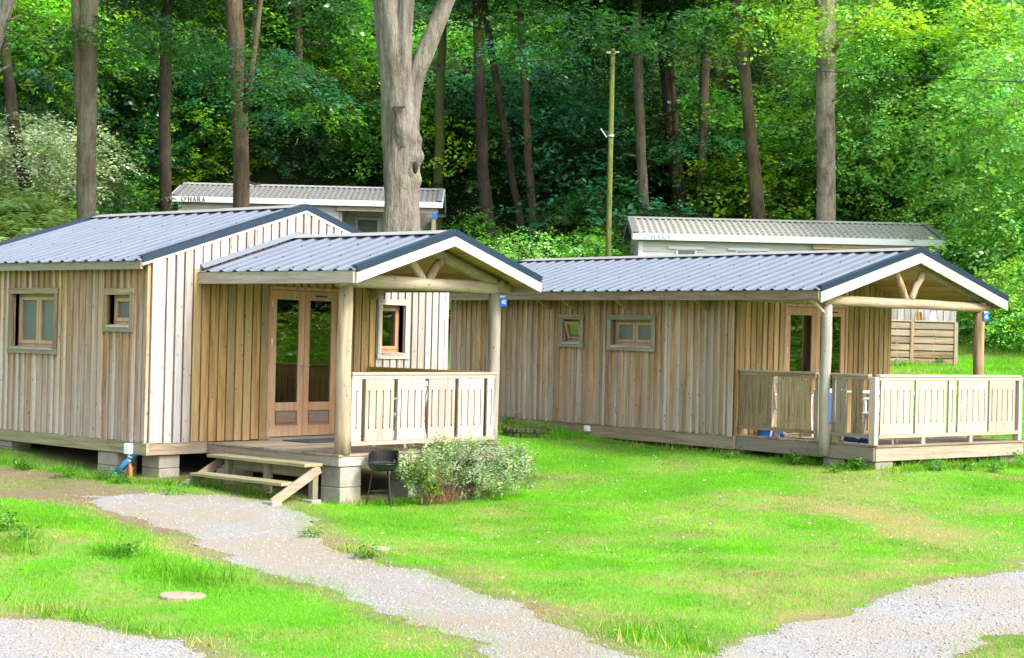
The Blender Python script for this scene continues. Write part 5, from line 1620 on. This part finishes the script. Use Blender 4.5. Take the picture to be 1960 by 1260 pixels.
mb.tube(s[:, :3], s[:, 3], 20, caps=False, bump=beech_bump); mb.build('broken_stub', M['bark_beech'], beech, True)
mb = MB(); e0 = s[-2, :3]; e1 = s[-1, :3] - s[-2, :3]; mb.tube([e0, e0 + e1 * .3], [.13, .13], 18); mb.build('stub_hollow', M['hollow'], beech)  # dark disc closing the stub, its inner shade in the colour
hc = bp(795, 322, -.30)
V = []; F = []; n = 14
for lv, (kk, dep_) in enumerate(((1.0, 0.0), (.55, -.03), (.02, -.035))):
    for i in range(n):
        t = 2 * math.pi * i / n
        V.append(hc + RT * .055 * math.cos(t) * kk + UP * .13 * math.sin(t) * kk + FW * (dep_ - .06))
for lv in range(2):
    for i in range(n): F.append((lv * n + i, lv * n + (i + 1) % n, (lv + 1) * n + (i + 1) % n, (lv + 1) * n + i))
MB().add(V, F).build('trunk_hollow', M['hollow'], beech, True)  # dark patch on the trunk, the hole's shade as colour
for dx, dz, sc in ((-1.5, 17.5, .8), (2.2, 17.0, .9)):
    c = link('crown', CROWN[0], beech); c.location = (dx, 0, dz); c.scale = (sc,) * 3; c.rotation_euler = (0, 0, dx)

# ------------------------------------------------------------------ brighter hazels and shrubs on the right and left
def bushy(name, px, D, me, sc, label, grp, stems=4, dz=0.0, rz=None):
    p = at(px, 640, D); z = float(gz(p[0], p[1]))
    o = empty(name, (p[0], p[1], z), rg.uniform(0, 6.28) if rz is None else rz, label, 'tree' if 'tree' in name else 'shrub', grp)
    f = link('crown' if 'tree' in name else 'foliage', me, o); f.scale = sc if hasattr(sc, '__len__') else (sc,) * 3; f.location.z = dz
    h = 6.0 if 'tree' in name else 1.2
    for k in range(stems):
        a = 2 * math.pi * k / stems + rg.random(); s_ = sc[2] if hasattr(sc, '__len__') else sc
        mb = MB(); mb.tube([(.12 * math.cos(a), .12 * math.sin(a), -.2), (.3 * math.cos(a), .3 * math.sin(a), h * s_ * .4), (.55 * math.cos(a), .55 * math.sin(a), h * s_)], [.05 * h / 4, .035 * h / 4, .012], 7)
        mb.build('stem', M['stem'], o, True)
    return o
for i, (px, D, sc, lab) in enumerate((
        (1668, 58, 1.0, 'bright green hazel tree just right of the pale-patched trunk'),
        (1745, 61, 1.15, 'bright green hazel tree above the right end of the right mobile home'),
        (1835, 58.5, 1.2, 'tall bright green hazel tree right of the right mobile home'),
        (1905, 54, 1.15, 'tall sunlit hazel tree near the right picture edge'),
        (1990, 49, 1.1, 'sunlit hazel tree cut by the right picture edge'),
        (1880, 60, 1.5, 'tallest light green hazel tree at the back on the right'),
        (1700, 66, 1.4, 'pale green hazel tree at the back behind the pale-patched trunk'))):
    bushy('hazel_tree', px, D, HAZEL[i % 2], sc, lab, 'bright hazel trees on the right', 5)
for i, (px, D, sc, m_, lab) in enumerate((
        (1872, 46.5, .7, 2, 'dark green shrub beside the right porch post of the far cabin'),
        (1905, 46.0, .95, 1, 'yellowish shrub on the lawn edge near the right picture edge'),
        (1965, 45.0, 1.1, 0, 'pale green shrub cut by the right picture edge'),
        (1945, 50, 1.6, 2, 'large dark green shrub on the right, behind the yellowish and pale shrubs'),
        (1912, 54, 1.4, 2, 'large dark shrub at the right end of the right mobile home'),
        (2010, 49, 1.7, 2, 'large dark shrub behind the pale green shrub'),
        (905, 50, 1.0, 1, 'yellow-green shrub at the foot of the mossy-footed trunk'),
        (965, 49, 1.1, 0, 'light green shrub left of the pole, nearest the near porch gable'),
        (1040, 47.5, 1.15, 0, 'light green shrub between the leaning trunks and the pole'),
        (1110, 49, 1.2, 2, 'mid green shrub just left of the utility pole'),
        (1185, 52, 1.2, 0, 'light green shrub between the pole and the right mobile home'),
        (890, 57, 1.1, 2, 'dark shrub at the right end of the left mobile home'),
        (1150, 55, 1.4, 2, 'dark shrub uphill behind the utility pole'),
        (1535, 55.5, .8, 1, 'small yellow-green shrub left of the pale-patched trunk'),
        (1625, 54.5, .8, 0, 'small light green shrub right of the pale-patched trunk'))):
    bushy('shrub', px, D, SHRUB[m_], sc, lab, 'shrubs along the wood edge', 4)

# glossy shrubs on the left, white sun and sky sheen put into leaf colour
V_, b_, h_ = blob(np.random.default_rng(3), 470, 24, 2.0, .115, flat=.75, droop=.55, slen=.6)
me = np_mesh('foliage', V_, 4, np.arange(len(V_)), M['leaf_gloss'], tint((.46, .55, .36), b_, h_ * .5))
for i, (px, py, D, sc, lab) in enumerate(((70, 300, 47.5, 1.0, 'glossy shrub with sheen painted pale on its leaves, reaching between the two leftmost trunks'), (15, 330, 46.8, .8, 'glossy dark shrub at the left picture edge round the leaning trunk'))):
    p = at(px, py, D); z = float(gz(p[0], p[1]))
    o = empty('glossy_shrub', (p[0], p[1], z), 0, lab, 'shrub', 'glossy shrubs on the left')
    f = link('foliage', me, o); f.location = (0, 0, p[2] - z); f.rotation_euler = (0, 0, i * 2.1); f.scale = (sc, sc, sc * .8)
    for k in range(3):
        mb = MB(); a = k * 2.1; mb.tube([(0, 0, -.3), (.25 * math.cos(a), .25 * math.sin(a), (p[2] - z) * .5), (.6 * math.cos(a), .6 * math.sin(a), p[2] - z + .3)], [.06, .04, .015], 7); mb.build('stem', M['stem'], o, True)

# low branches with leaves hanging in front of the trunks
def spray_branch(px, py, D, ln, ang, base, label, n=34, me=None):
    rng = np.random.default_rng(int(px + py))
    p = at(px, py, D)
    V, b, h = blob(rng, n, 20, 1.0, .11, flat=.35, slen=.9, droop=.5)
    V = V * np.array([ln, ln * .8, ln * .8])
    return p, V, tint(base, b, h)
HB = []
for px, py, D, ln, base in ((560, 170, 44, 1.5, TEAL), (610, 215, 44, 1.1, GREEN), (500, 120, 44, 1.3, TEAL), (520, 230, 44.5, .9, TEAL), (190, 60, 40, 1.2, DARK), (110, 60, 41, 1.3, GREEN), (250, 70, 42, 1.6, DARK), (330, 90, 43, 1.6, DARK),
                            (1080, 40, 46, 1.6, DARK), (1150, 70, 46, 1.5, DARK), (1230, 60, 48, 1.7, DARK), (1000, 100, 50, 1.5, TEAL), (1330, 50, 50, 1.6, DARK), (1420, 30, 50, 1.6, GREEN),
                            (1500, 60, 50, 1.6, YEL), (1640, 40, 50, 1.8, YEL), (1720, 90, 51, 1.6, GREEN), (1350, 280, 57, 1.3, TEAL), (640, 30, 44, 1.6, DARK), (1800, 30, 50, 2.0, YEL), (1900, 60, 50, 2.0, YEL)):
    HB.append(spray_branch(px, py, D, ln, 0, base, ''))
V = np.concatenate([v + p for p, v, c in HB]); C = np.concatenate([c for p, v, c in HB])
tag(link('hanging_branches', np_mesh('hanging_branches', V, 4, np.arange(len(V)), M['leaf'], C)), 'leafy low branches hanging between the trunks across the wood edge', 'branches', kind='stuff')

# the undergrowth of the hillside, one leafy mass
items = []
tries = 0
while len(items) < 240 and tries < 6000:
    tries += 1
    D = 56.5 + 38 * rg.random() ** 1.5; px = rg.uniform(-150, 2110)
    s = (px - 980) / FPX * D; p = CAM[:2] + RH * s + FH * D
    R_ = rg.uniform(.85, 1.55)
    if (270 < px < 910 and D < 63.5) or (1170 < px < 1860 and D < 58.5): continue
    hit = False
    for x0_, x1_, dt in TR:
        if D < dt + 1.5 and abs(px - (x0_ + x1_) / 2) < 1.8 * R_ * FPX / D * .7 + 10 and rg.random() < (.9 if dt < 61.5 else .3): hit = True
    if hit: continue
    z = float(gz(p[0], p[1])) + rg.uniform(.1, 3.4) * (1 if D > 64 else .6)
    if px < 330: base = YEL if rg.random() < .6 else GREEN  # tint by column: plant kinds, with the wood's lighting partly in the colour
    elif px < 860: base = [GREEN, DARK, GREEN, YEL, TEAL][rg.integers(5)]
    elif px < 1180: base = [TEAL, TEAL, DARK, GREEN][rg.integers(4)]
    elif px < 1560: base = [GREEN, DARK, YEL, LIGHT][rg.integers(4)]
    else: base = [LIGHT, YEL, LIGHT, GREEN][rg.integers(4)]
    items.append(((p[0], p[1], z), R_, tuple(np.array(base) * rg.choice([.25, .45, .75, 1.0, 1.35, 1.8]))))  # brightness spread puts dark gaps and sunlit spots into the leaf colour
for k in range(52):
    left = k % 3 < 2
    D = rg.uniform(63, 68) if left else rg.uniform(55.5, 59); px = rg.uniform(150, 900) if left else rg.uniform(1190, 1620)
    s = (px - 980) / FPX * D; p = CAM[:2] + RH * s + FH * D
    if not left and any(abs(px - (a_ + b_) / 2) < 45 and D < d_ + 1 for a_, b_, d_ in TR): continue
    items.append(((p[0], p[1], float(gz(p[0], p[1])) + rg.uniform(.2, 1.3)), rg.uniform(.6, 1.0), tuple(np.array([GREEN, DARK, TEAL, LIGHT][rg.integers(4)]) * rg.uniform(.8, 1.2))))
_big = BL; BL = [blob(rg, 56, 15, 1.0, .13) for _ in range(4)]
low = []
while len(low) < 290:
    D = rg.uniform(57, 74); px = rg.uniform(-60, 930) if rg.random() < .8 else rg.uniform(930, 1620)
    if len(low) > 190: D = rg.uniform(48, 64); px = rg.uniform(-80, 290) if len(low) % 3 else rg.uniform(290, 470)
    if 280 < px < 870 and D < 60.5: continue
    if 1170 < px < 1830 and D < 55: continue
    s = (px - 980) / FPX * D; p = CAM[:2] + RH * s + FH * D
    low.append(((p[0], p[1], float(gz(p[0], p[1])) + rg.uniform(.1, .8)), rg.uniform(.8, 1.5), tuple(np.array([GREEN, DARK, DARK, TEAL, YEL][rg.integers(5)]) * rg.uniform(.5, 1.3))))
tag(link('ground_cover', mass(low, 'ground_cover', M['leaf'])), 'low leafy ground cover on the bank behind the mobile homes', 'undergrowth', kind='stuff')
BL = _big
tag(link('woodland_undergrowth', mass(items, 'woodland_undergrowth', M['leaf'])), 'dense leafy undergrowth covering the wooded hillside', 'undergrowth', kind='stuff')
# canopy of trees standing farther up and outside the frame
items = []
for i in range(26):
    D = rg.uniform(74, 105); px = rg.uniform(-700, 2700)
    s = (px - 980) / FPX * D; p = CAM[:2] + RH * s + FH * D
    z = max(float(gz(p[0], p[1])) + rg.uniform(7, 15), CAM[2] + (660 - rg.uniform(-250, 60)) / FPX * D)
    items.append(((p[0], p[1], z), rg.uniform(1.6, 2.6), tuple(np.array([GREEN, YEL, DARK][rg.integers(3)]) * rg.uniform(.8, 1.2))))
tag(link('woodland_canopy', mass(items, 'woodland_canopy', M['leaf'])), 'high leafy canopy of the wood above the trunks', 'canopy', kind='stuff')

# ferns
def fronds(n, place, base, size=.75):
    rng = np.random.default_rng(8)
    pr = 15; Vs = []; Cs = []
    P, ok = place(n, rng)
    for i in range(len(P)):
        a = rng.uniform(0, 6.28); L_ = size * rng.uniform(.7, 1.3); h = np.array([math.cos(a), math.sin(a), 0])
        t = np.repeat(np.linspace(.12, 1, pr), 2); sg = np.tile([1.0, -1.0], pr)
        pos = P[i] + h * (t * L_)[:, None] * .85 + np.array([0, 0, 1.0]) * ((.95 * t - .75 * t ** 2) * L_ * 1.2)[:, None]
        sd_ = np.array([-h[1], h[0], 0])
        ax = unit(sd_[None] * sg[:, None] + h * .35 - np.array([0, 0, .15]))
        nr = unit(np.array([0, 0, 1.0]) + h * .2 + rng.normal(size=(2 * pr, 3)) * .12); nr = unit(nr - ax * (nr * ax).sum(-1, keepdims=True))
        l = .26 * L_ * (1.05 - t) + .03
        Vs.append(leaves_to_mesh(pos, ax, nr, l, l * .2, .05))
        Cs.append(np.repeat(tint(base, rng.uniform(.7, 1.3) * rng.uniform(.85, 1.15, 2 * pr), np.full(2 * pr, rng.normal() * .4)), 4, 0))
    return np.concatenate(Vs), np.concatenate(Cs)
def fern_place(n, rng):
    out = []
    while len(out) < n:
        if rng.random() < .4: D = rng.uniform(36, 47); px = rng.uniform(-120, 330)
        elif rng.random() < .3: D = rng.uniform(50, 62); px = rng.uniform(860, 1560)
        else: D = rng.uniform(56.5, 78); px = rng.uniform(-100, 2060)
        s = (px - 980) / FPX * D; p = CAM[:2] + RH * s + FH * D
        out.append((p[0], p[1], float(gz(p[0], p[1])) + rng.uniform(0, .45)))
    return np.array(out), None
V, C = fronds(2600, fern_place, (.34, .50, .20), .9)
tag(link('bracken', np_mesh('bracken', V, 4, np.arange(len(V)), M['leaf'], C)), 'pale bracken fronds covering the slope behind the roofs', 'bracken', kind='stuff')
# ------------------------------------------------------------------ silvery shrub by the near porch
rs = np.random.default_rng(17)
def small_bush(name, centers, leaf, base, label, mat='leaf_soft', group=None, stems=(), hu=.5, per=16):
    Vs, Cs = [], []
    for (c, r_, n, bcol) in centers:
        V, b, h = blob(rs, n, per, r_, leaf, flat=.9, slen=.6, inner=.25, droop=.15, upb=.5)
        Vs.append(V + np.array(c)); Cs.append(tint(bcol or base, b, h * hu))
    V = np.concatenate(Vs); C = np.concatenate(Cs)
    cx, cy = V[:, 0].mean(), V[:, 1].mean(); z = float(gz(cx, cy))
    o = empty(name, (cx, cy, z), 0, label, 'shrub', group)
    V = V - np.array([cx, cy, z])
    link('foliage', np_mesh('foliage', V, 4, np.arange(len(V)), M[mat], C), o)
    return o, np.array([cx, cy, z])
cs = []
for px, py, r_, n in ((795, 905, .22, 45), (835, 882, .24, 55), (880, 885, .32, 75), (930, 882, .32, 75), (972, 895, .32, 75), (990, 912, .22, 36), (900, 920, .28, 48), (945, 922, .26, 50), (855, 862, .16, 30), (915, 862, .16, 34), (985, 872, .15, 26), (780, 880, .14, 22), (1005, 890, .13, 18)):
    p = on_plane(px, py, 0, 3.05 + (.18 if py > 900 else .0))
    cs.append((p, r_, n, SILV if n > 50 and rs.random() < .75 else (.24, .35, .14)))
p = on_plane(800, 915, 0, 3.2); cs.append((p, .14, 40, (.16, .28, .03)))
p = on_plane(820, 935, 0, 3.2); cs.append((p, .14, 35, (.14, .26, .03)))
sbush, so = small_bush('silver_shrub', cs, .036, SILV, 'silvery grey-green shrub growing against the near porch', per=26)
mb = MB()
for k in range(46):
    px = rs.uniform(800, 985); b = on_plane(rs.uniform(835, 930), 955, 0, 3.1); b[2] = float(gz(b[0], b[1]))
    t = on_plane(px, rs.uniform(870, 925), 0, rs.uniform(2.95, 3.2))
    mb.tube([b - so, (b + t) / 2 - so + rs.normal(size=3) * .04, t - so], [.006, .005, .003], 5)
mb.build('stem', M['drystem'] if 'drystem' in M else M['stem'], sbush)
Vs = []
n = 420
b = np.stack([on_plane(rs.normal(842, 16), 957, 0, 3.14 + rs.normal() * .05) for _ in range(n)]); b[:, 2] = gz(b[:, 0], b[:, 1])
ax = unit(np.array([0, 0, 1.0]) + rs.normal(size=(n, 3)) * .38); nr = unit(np.cross(ax, rs.normal(size=(n, 3))))
V = leaves_to_mesh(b, ax, nr, rs.uniform(.12, .3, n), np.full(n, .004)) - so
link('dry_stalks', np_mesh('dry_stalks', V, 4, np.arange(len(V)), M['straw'], np.repeat(np.array([.30, .19, .11]) * rs.uniform(.6, 1.2, (n, 1)), 4, 0)), sbush)['kind'] = 'stuff'

# ------------------------------------------------------------------ grass
SIL = (3.5, 1.0)
def footprint(x, y):
    inside = (x > -5.2) & (x < .02) & (y > .02) & (y < 5.6)
    inside |= (x > .0) & (x < 2.62) & (y > 1.1) & (y < 4.0)
    cr, sr = math.cos(R2), math.sin(R2)
    la = cr * (x - C2[0]) + sr * (y - C2[1]); lb = -sr * (x - C2[0]) + cr * (y - C2[1])
    inside |= (la > -7.3) & (la < .05) & (lb > .12) & (lb < 3.95)
    inside |= (la > .0) & (la < 2.7) & (lb > .2) & (lb < 3.8)
    return inside
def dryness(x, y):
    d = fnoise(x * .55, y * .55, 31, 4) * .9 + fnoise(x * 2.6, y * 2.6, 41, 3) * .45
    s = (d - .69) * 2.6
    ps = np.minimum(sdist(PATH, x, y), sdist(ROAD, x, y))
    s = s + .55 * np.exp(-np.maximum(ps, 0) / .45)
    for px, py, rx, ry, a in DRY:
        s = s + a * np.exp(-(((x - px) / rx) ** 2 + ((y - py) / ry) ** 2))
    return np.clip(s, 0, 1)
DRY = []
for px, py, r_, a in ((1790, 1010, .9, .9), (1900, 1040, .8, .8), (1650, 1075, .7, .4), (1100, 1170, .7, .55), (1000, 1120, .6, .4), (1300, 1120, .7, .35), (280, 1040, .8, .55), (420, 1060, .6, .4), (80, 1040, .7, .3), (680, 1040, .6, .3), (1200, 960, .8, -.6), (1450, 900, 1.2, -.7), (1050, 880, 1.0, -.8), (1350, 1000, 1.4, -.5), (1500, 1060, .6, -.3), (850, 1000, .8, -.4), (600, 1200, .8, -.3), (250, 1190, .6, -.4)):
    q = gpt(px, py); DRY.append((q[0], q[1], r_, r_, a))
def grow(n, sampler, hfun, wfun, seed, name, label, lean=.55, base_g=(.135, .40, .011), base_y=(.46, .41, .16), hue=True):
    rng = np.random.default_rng(seed)
    x, y = sampler(n, rng)
    pd = path_sd(x, y); rd = road_sd(x, y)
    e = np.minimum(pd, rd)
    keep = rng.random(len(x)) < np.where(e > .02, 1.0, np.where(pd < rd, .55, .3) * sstep(-.4, .0, e) + .010)
    keep &= ~footprint(x, y)
    dd_ = dirt_sd(x, y); keep &= rng.random(len(x)) < np.where(dd_ < 0, .12 + .5 * (fnoise(x * 1.5, y * 1.5, 61, 3) > .5), 1.0)
    dr = dryness(x, y)
    keep &= rng.random(len(x)) < 1 - .35 * dr
    x, y, dr = x[keep], y[keep], dr[keep]
    z = gz(x, y) - .006
    m = len(x)
    h = hfun(x, y, rng) * rng.uniform(.5, 1.3, m) * (1 - .3 * dr) * (.55 + .95 * fnoise(x * 2.4, y * 2.4, 71, 3))
    ax = unit(np.array([0, 0, 1.0]) + rng.normal(size=(m, 3)) * lean)
    a = rng.uniform(0, 6.28, m); sdv = np.stack([np.cos(a), np.sin(a), np.zeros(m)], -1)
    w = wfun(x, y, rng) * rng.uniform(.6, 1.2, m)
    P = np.stack([x, y, z], -1)
    bend = rng.normal(size=(m, 3)) * np.array([.25, .25, 0]) * h[:, None]
    V = np.stack([P - sdv * w[:, None], P + sdv * w[:, None], P + ax * h[:, None] + bend], 1).reshape(-1, 3)
    g = np.array(base_g)[None] * rng.uniform(.7, 1.35, (m, 1)) * (.45 + 1.15 * fnoise(x * 1.3, y * 1.3, 51, 4))[:, None]
    yv = rng.random(m)[:, None]; g = g * (1 + np.array([.7, .12, .3]) * yv * .7)
    st_ = np.array(base_y)[None] * rng.uniform(.7, 1.3, (m, 1))
    f = (rng.random(m) < dr * 1.1)[:, None]
    col = np.where(f, st_, g)
    C = np.repeat(col, 3, 0)
    return tag(link(name, np_mesh(name, V, 3, np.arange(len(V)), M['grass'], C)), label, 'grass', kind='stuff')
def samp_near(n, rng):
    D = np.sqrt(rng.uniform(10.5 ** 2, 31.5 ** 2, n)) ; D = 10.5 + (D - 10.5) * rng.uniform(.75, 1, n)
    s = rng.uniform(-.335, .335, n) * D
    x = CAM[0] + RH[0] * s + FH[0] * D; y = CAM[1] + RH[1] * s + FH[1] * D
    return x, y
grow(560000, samp_near, lambda x, y, r: np.full(len(x), .042), lambda x, y, r: np.full(len(x), .0042), 3, 'lawn_grass', 'short bright green lawn grass around the cabins')
def samp_back(n, rng):
    D = rng.uniform(29, 49, n); s = rng.uniform(4.5, 17, n)
    return CAM[0] + RH[0] * s + FH[0] * D, CAM[1] + RH[1] * s + FH[1] * D
grow(90000, samp_back, lambda x, y, r: np.full(len(x), .10), lambda x, y, r: np.full(len(x), .009), 4, 'back_lawn_grass', 'mown grass rising behind the far cabin')
# longer tufts and weeds along walls and edges
TUFT = []
for px0, py0, px1, py1, n, sp_ in ((0, 885, 250, 925, 900, .10), (230, 925, 420, 935, 260, .08), (470, 945, 490, 950, 90, .05), (955, 815, 1075, 840, 3600, .20), (1090, 835, 1380, 868, 500, .06), (1500, 885, 1570, 890, 700, .09),
                                (1610, 895, 1670, 900, 500, .08), (1700, 905, 1960, 895, 1700, .10), (640, 965, 770, 968, 350, .08), (760, 955, 1010, 935, 500, .09), (0, 1040, 60, 1060, 300, .12), (200, 1060, 260, 1065, 300, .10), (650, 1055, 720, 1065, 500, .10),
                                (300, 1090, 420, 1130, 700, .2), (0, 1160, 420, 1240, 500, .12), (1180, 1215, 1380, 1250, 500, .15), (1710, 700, 1830, 700, 350, .1)):
    TUFT.append((gpt(px0, py0), gpt(px1, py1), n, sp_))
def samp_tuft(n, rng):
    X, Y = [], []
    for a, b, k, sp_ in TUFT:
        t = rng.random(k) ; cl = np.round(t * 14 + rng.normal(size=k) * .25) / 14 * .6 + t * .4
        X.append(a[0] + (b[0] - a[0]) * cl + rng.normal(size=k) * sp_); Y.append(a[1] + (b[1] - a[1]) * cl + rng.normal(size=k) * sp_)
    return np.concatenate(X), np.concatenate(Y)
grow(0, samp_tuft, lambda x, y, r: r.uniform(.08, .2, len(x)), lambda x, y, r: np.full(len(x), .006), 6, 'grass_tufts', 'longer grass tufts along walls, piers and path edges', lean=.4, base_g=(.095, .31, .012))
# broad-leaved weeds
wc = []
for px, py, r_, n in ((40, 900, .10, 14), (120, 915, .12, 18), (200, 918, .10, 14), (235, 925, .09, 12), (330, 948, .08, 10), (520, 955, .06, 8), (1530, 888, .14, 26), (1640, 900, .13, 24), (1600, 905, .1, 14), (1790, 900, .13, 24), (1900, 905, .12, 20), (1850, 900, .1, 14),
                      (1960, 890, .16, 26), (1400, 878, .08, 10), (980, 815, .14, 26), (1060, 815, .12, 20), (240, 1065, .1, 16), (20, 1015, .12, 18), (60, 1030, .09, 12), (700, 1070, .10, 16), (590, 1030, .07, 9), (1720, 700, .15, 16), (1800, 698, .15, 16)):
    p = gpt(px, py); wc.append((p, r_, n))
Vs, Cs = [], []
for p, r_, n in wc:
    V, b, h = blob(rs, n, 9, r_, .05, flat=.6, slen=.8, droop=.2, upb=.9)
    V = V + np.array([p[0], p[1], float(gz(p[0], p[1])) + r_ * .45]); Vs.append(V); Cs.append(tint((.085, .23, .022), b, h * .6))
V = np.concatenate(Vs)
tag(link('weeds', np_mesh('weeds', V, 4, np.arange(len(V)), M['leaf'], np.concatenate(Cs))), 'broad-leaved weeds along the cabin bases and path', 'weeds', kind='stuff')
# white clover and daisies, fallen leaves
def flecks(n, pxr, pyr, size, col, name, label, lift, seed, flat=.5, dens=None):
    rng = np.random.default_rng(seed); P = []
    while len(P) < n:
        q = gpt(rng.uniform(*pxr), rng.uniform(*pyr))
        if footprint(q[0], q[1]) or min(float(path_sd(q[0], q[1])), float(road_sd(q[0], q[1]))) < -.2 * (name == 'fallen_leaves') + .1 * (name != 'fallen_leaves'): continue
        if dens and rng.random() > dens(q[0], q[1]): continue
        P.append(q)
    P = np.array(P); P[:, 2] = gz(P[:, 0], P[:, 1]) + lift * rng.uniform(.5, 1.1, n)
    ax = unit(rng.normal(size=(n, 3)) * np.array([1, 1, .25])); nr = unit(np.array([0, 0, 1.0]) + rng.normal(size=(n, 3)) * flat); nr = unit(nr - ax * (nr * ax).sum(-1, keepdims=True))
    l = size * rng.uniform(.6, 1.3, n)
    V = leaves_to_mesh(P - ax * l[:, None] / 2, ax, nr, l, l * .42, .1)
    cc = np.array(col)[rng.integers(len(col), size=n)] * rng.uniform(.75, 1.15, (n, 1))
    tag(link(name, np_mesh(name, V, 4, np.arange(len(V)), M['straw'], np.repeat(cc, 4, 0))), label, 'flowers' if 'leaves' not in name else 'leaves', kind='stuff')
flecks(520, (880, 1960), (840, 1080), .024, [(.62, .64, .61), (.58, .61, .58)], 'daisies', 'tiny white daisies dotted over the lawn', .05, 2, dens=lambda x, y: .25 + .9 * float(fnoise(x * .9, y * .9, 77, 2)) ** 2)
flecks(150, (0, 1960), (900, 1250), .036, [(.35, .17, .06), (.30, .11, .04), (.55, .45, .28), (.5, .36, .14)], 'fallen_leaves', 'fallen brown leaves scattered on grass and gravel', .03, 5)
# loose stones on the gravel
rng = np.random.default_rng(9); P = []
n = 0; Vs = []; base8 = np.array([(1, 0, 0), (0, 1, 0), (-1, 0, 0), (0, -1, 0), (0, 0, 1), (0, 0, -1)], float)
tri = np.array([(0, 1, 4), (1, 2, 4), (2, 3, 4), (3, 0, 4), (1, 0, 5), (2, 1, 5), (3, 2, 5), (0, 3, 5)])
D = 10.5 + rng.random(60000) ** .8 * 16; s = rng.uniform(-.34, .34, 60000) * D
x = CAM[0] + RH[0] * s + FH[0] * D; y = CAM[1] + RH[1] * s + FH[1] * D
ps = path_sd(x, y); rd = road_sd(x, y)
keep = ((ps < 0) & (rng.random(60000) < .65)) | ((rd < 0) & (rng.random(60000) < .9)) | ((np.minimum(ps, rd) < .2) & (rng.random(60000) < .12))
x, y = x[keep], y[keep]; n = len(x)
sz = .006 + .014 * rng.random(n) ** 3
V = base8[None] * rng.uniform(.6, 1.3, (n, 6, 1)) * sz[:, None, None] * np.array([1, 1, .65])
a = rng.uniform(0, 6.28, n); ca, sa = np.cos(a)[:, None], np.sin(a)[:, None]
V = np.stack([V[..., 0] * ca - V[..., 1] * sa, V[..., 0] * sa + V[..., 1] * ca, V[..., 2]], -1) + np.stack([x, y, gz(x, y) + sz * .2], -1)[:, None]
L_ = (tri[None] + np.arange(n)[:, None, None] * 6).reshape(-1)
cc = np.repeat(np.array([.29, .288, .29])[None] * rng.uniform(.7, 1.35, (n, 1)) * (1 + rng.normal(size=(n, 3)) * .04), 6, 0)
sm = NT('loose gravel'); at_ = sm.n('ShaderNodeAttribute'); at_.attribute_name = 'Col'
sm = sm.done(sm.prin(at_.outputs['Color'], .85, spec=.25))
tag(link('loose_gravel', np_mesh('loose_gravel', V.reshape(-1, 3), 3, L_, sm, np.clip(cc, .05, .8))), 'loose grey gravel stones on the path and road', 'gravel', kind='stuff')

# ------------------------------------------------------------------ hedge and trees outside the frame, mirrored in the door panes
for i, (x, y, sc) in enumerate(((20.0, 19.5, 1.1), (22.0, 17.5, 1.2), (24.0, 21.5, 1.15), (18.0, 22.0, 1.2), (26.0, 19, 1.2), (27.5, 24.0, 1.2), (21.5, 24.5, 1.2), (16, 24, 1.2))):
    z = float(gz(x, y)); lab = ('first', 'second', 'third', 'fourth', 'fifth', 'sixth', 'seventh', 'eighth')[i] + ' hedge shrub outside the frame, counted from the road, mirrored in the door glass'
    o = empty('hedge_shrub', (x, y, z), i * 1.3, lab, 'shrub', 'hedge outside the frame')
    f = link('foliage', SHRUB[1], o); f.scale = (sc * 1.3, sc * 1.3, sc)
    mb = MB(); mb.tube([(0, 0, -.2), (.05, 0, 1.2 * sc)], [.05, .02], 7); mb.build('stem', M['stem'], o)
for i, (x, y) in enumerate(((26, 27), (31, 23), (35, 29), (28, 34), (21, 31), (38, 22), (40, 35), (33, 38))):
    z = float(gz(x, y))
    o = empty('beech_tree', (x, y, z), i, ('first', 'second', 'third', 'fourth', 'fifth', 'sixth', 'seventh', 'eighth')[i] + ' beech tree outside the frame behind the mirrored hedge', 'tree', 'trees outside the frame')
    mb = MB(); mb.tube([(0, 0, -.3), (0, .1, 5), (.1, 0, 11)], [.28, .2, .08], 10); mb.build('trunk', M['bark_grey'], o, True)
    for k, (dz, sc) in enumerate(((3.6, 1.0), (7.0, 1.15), (10.5, .95))):
        c = link('crown', CROWN[2 if k < 2 else 0], o); c.location = (0, 0, dz); c.scale = (sc,) * 3; c.rotation_euler = (0, 0, i + k * 2)
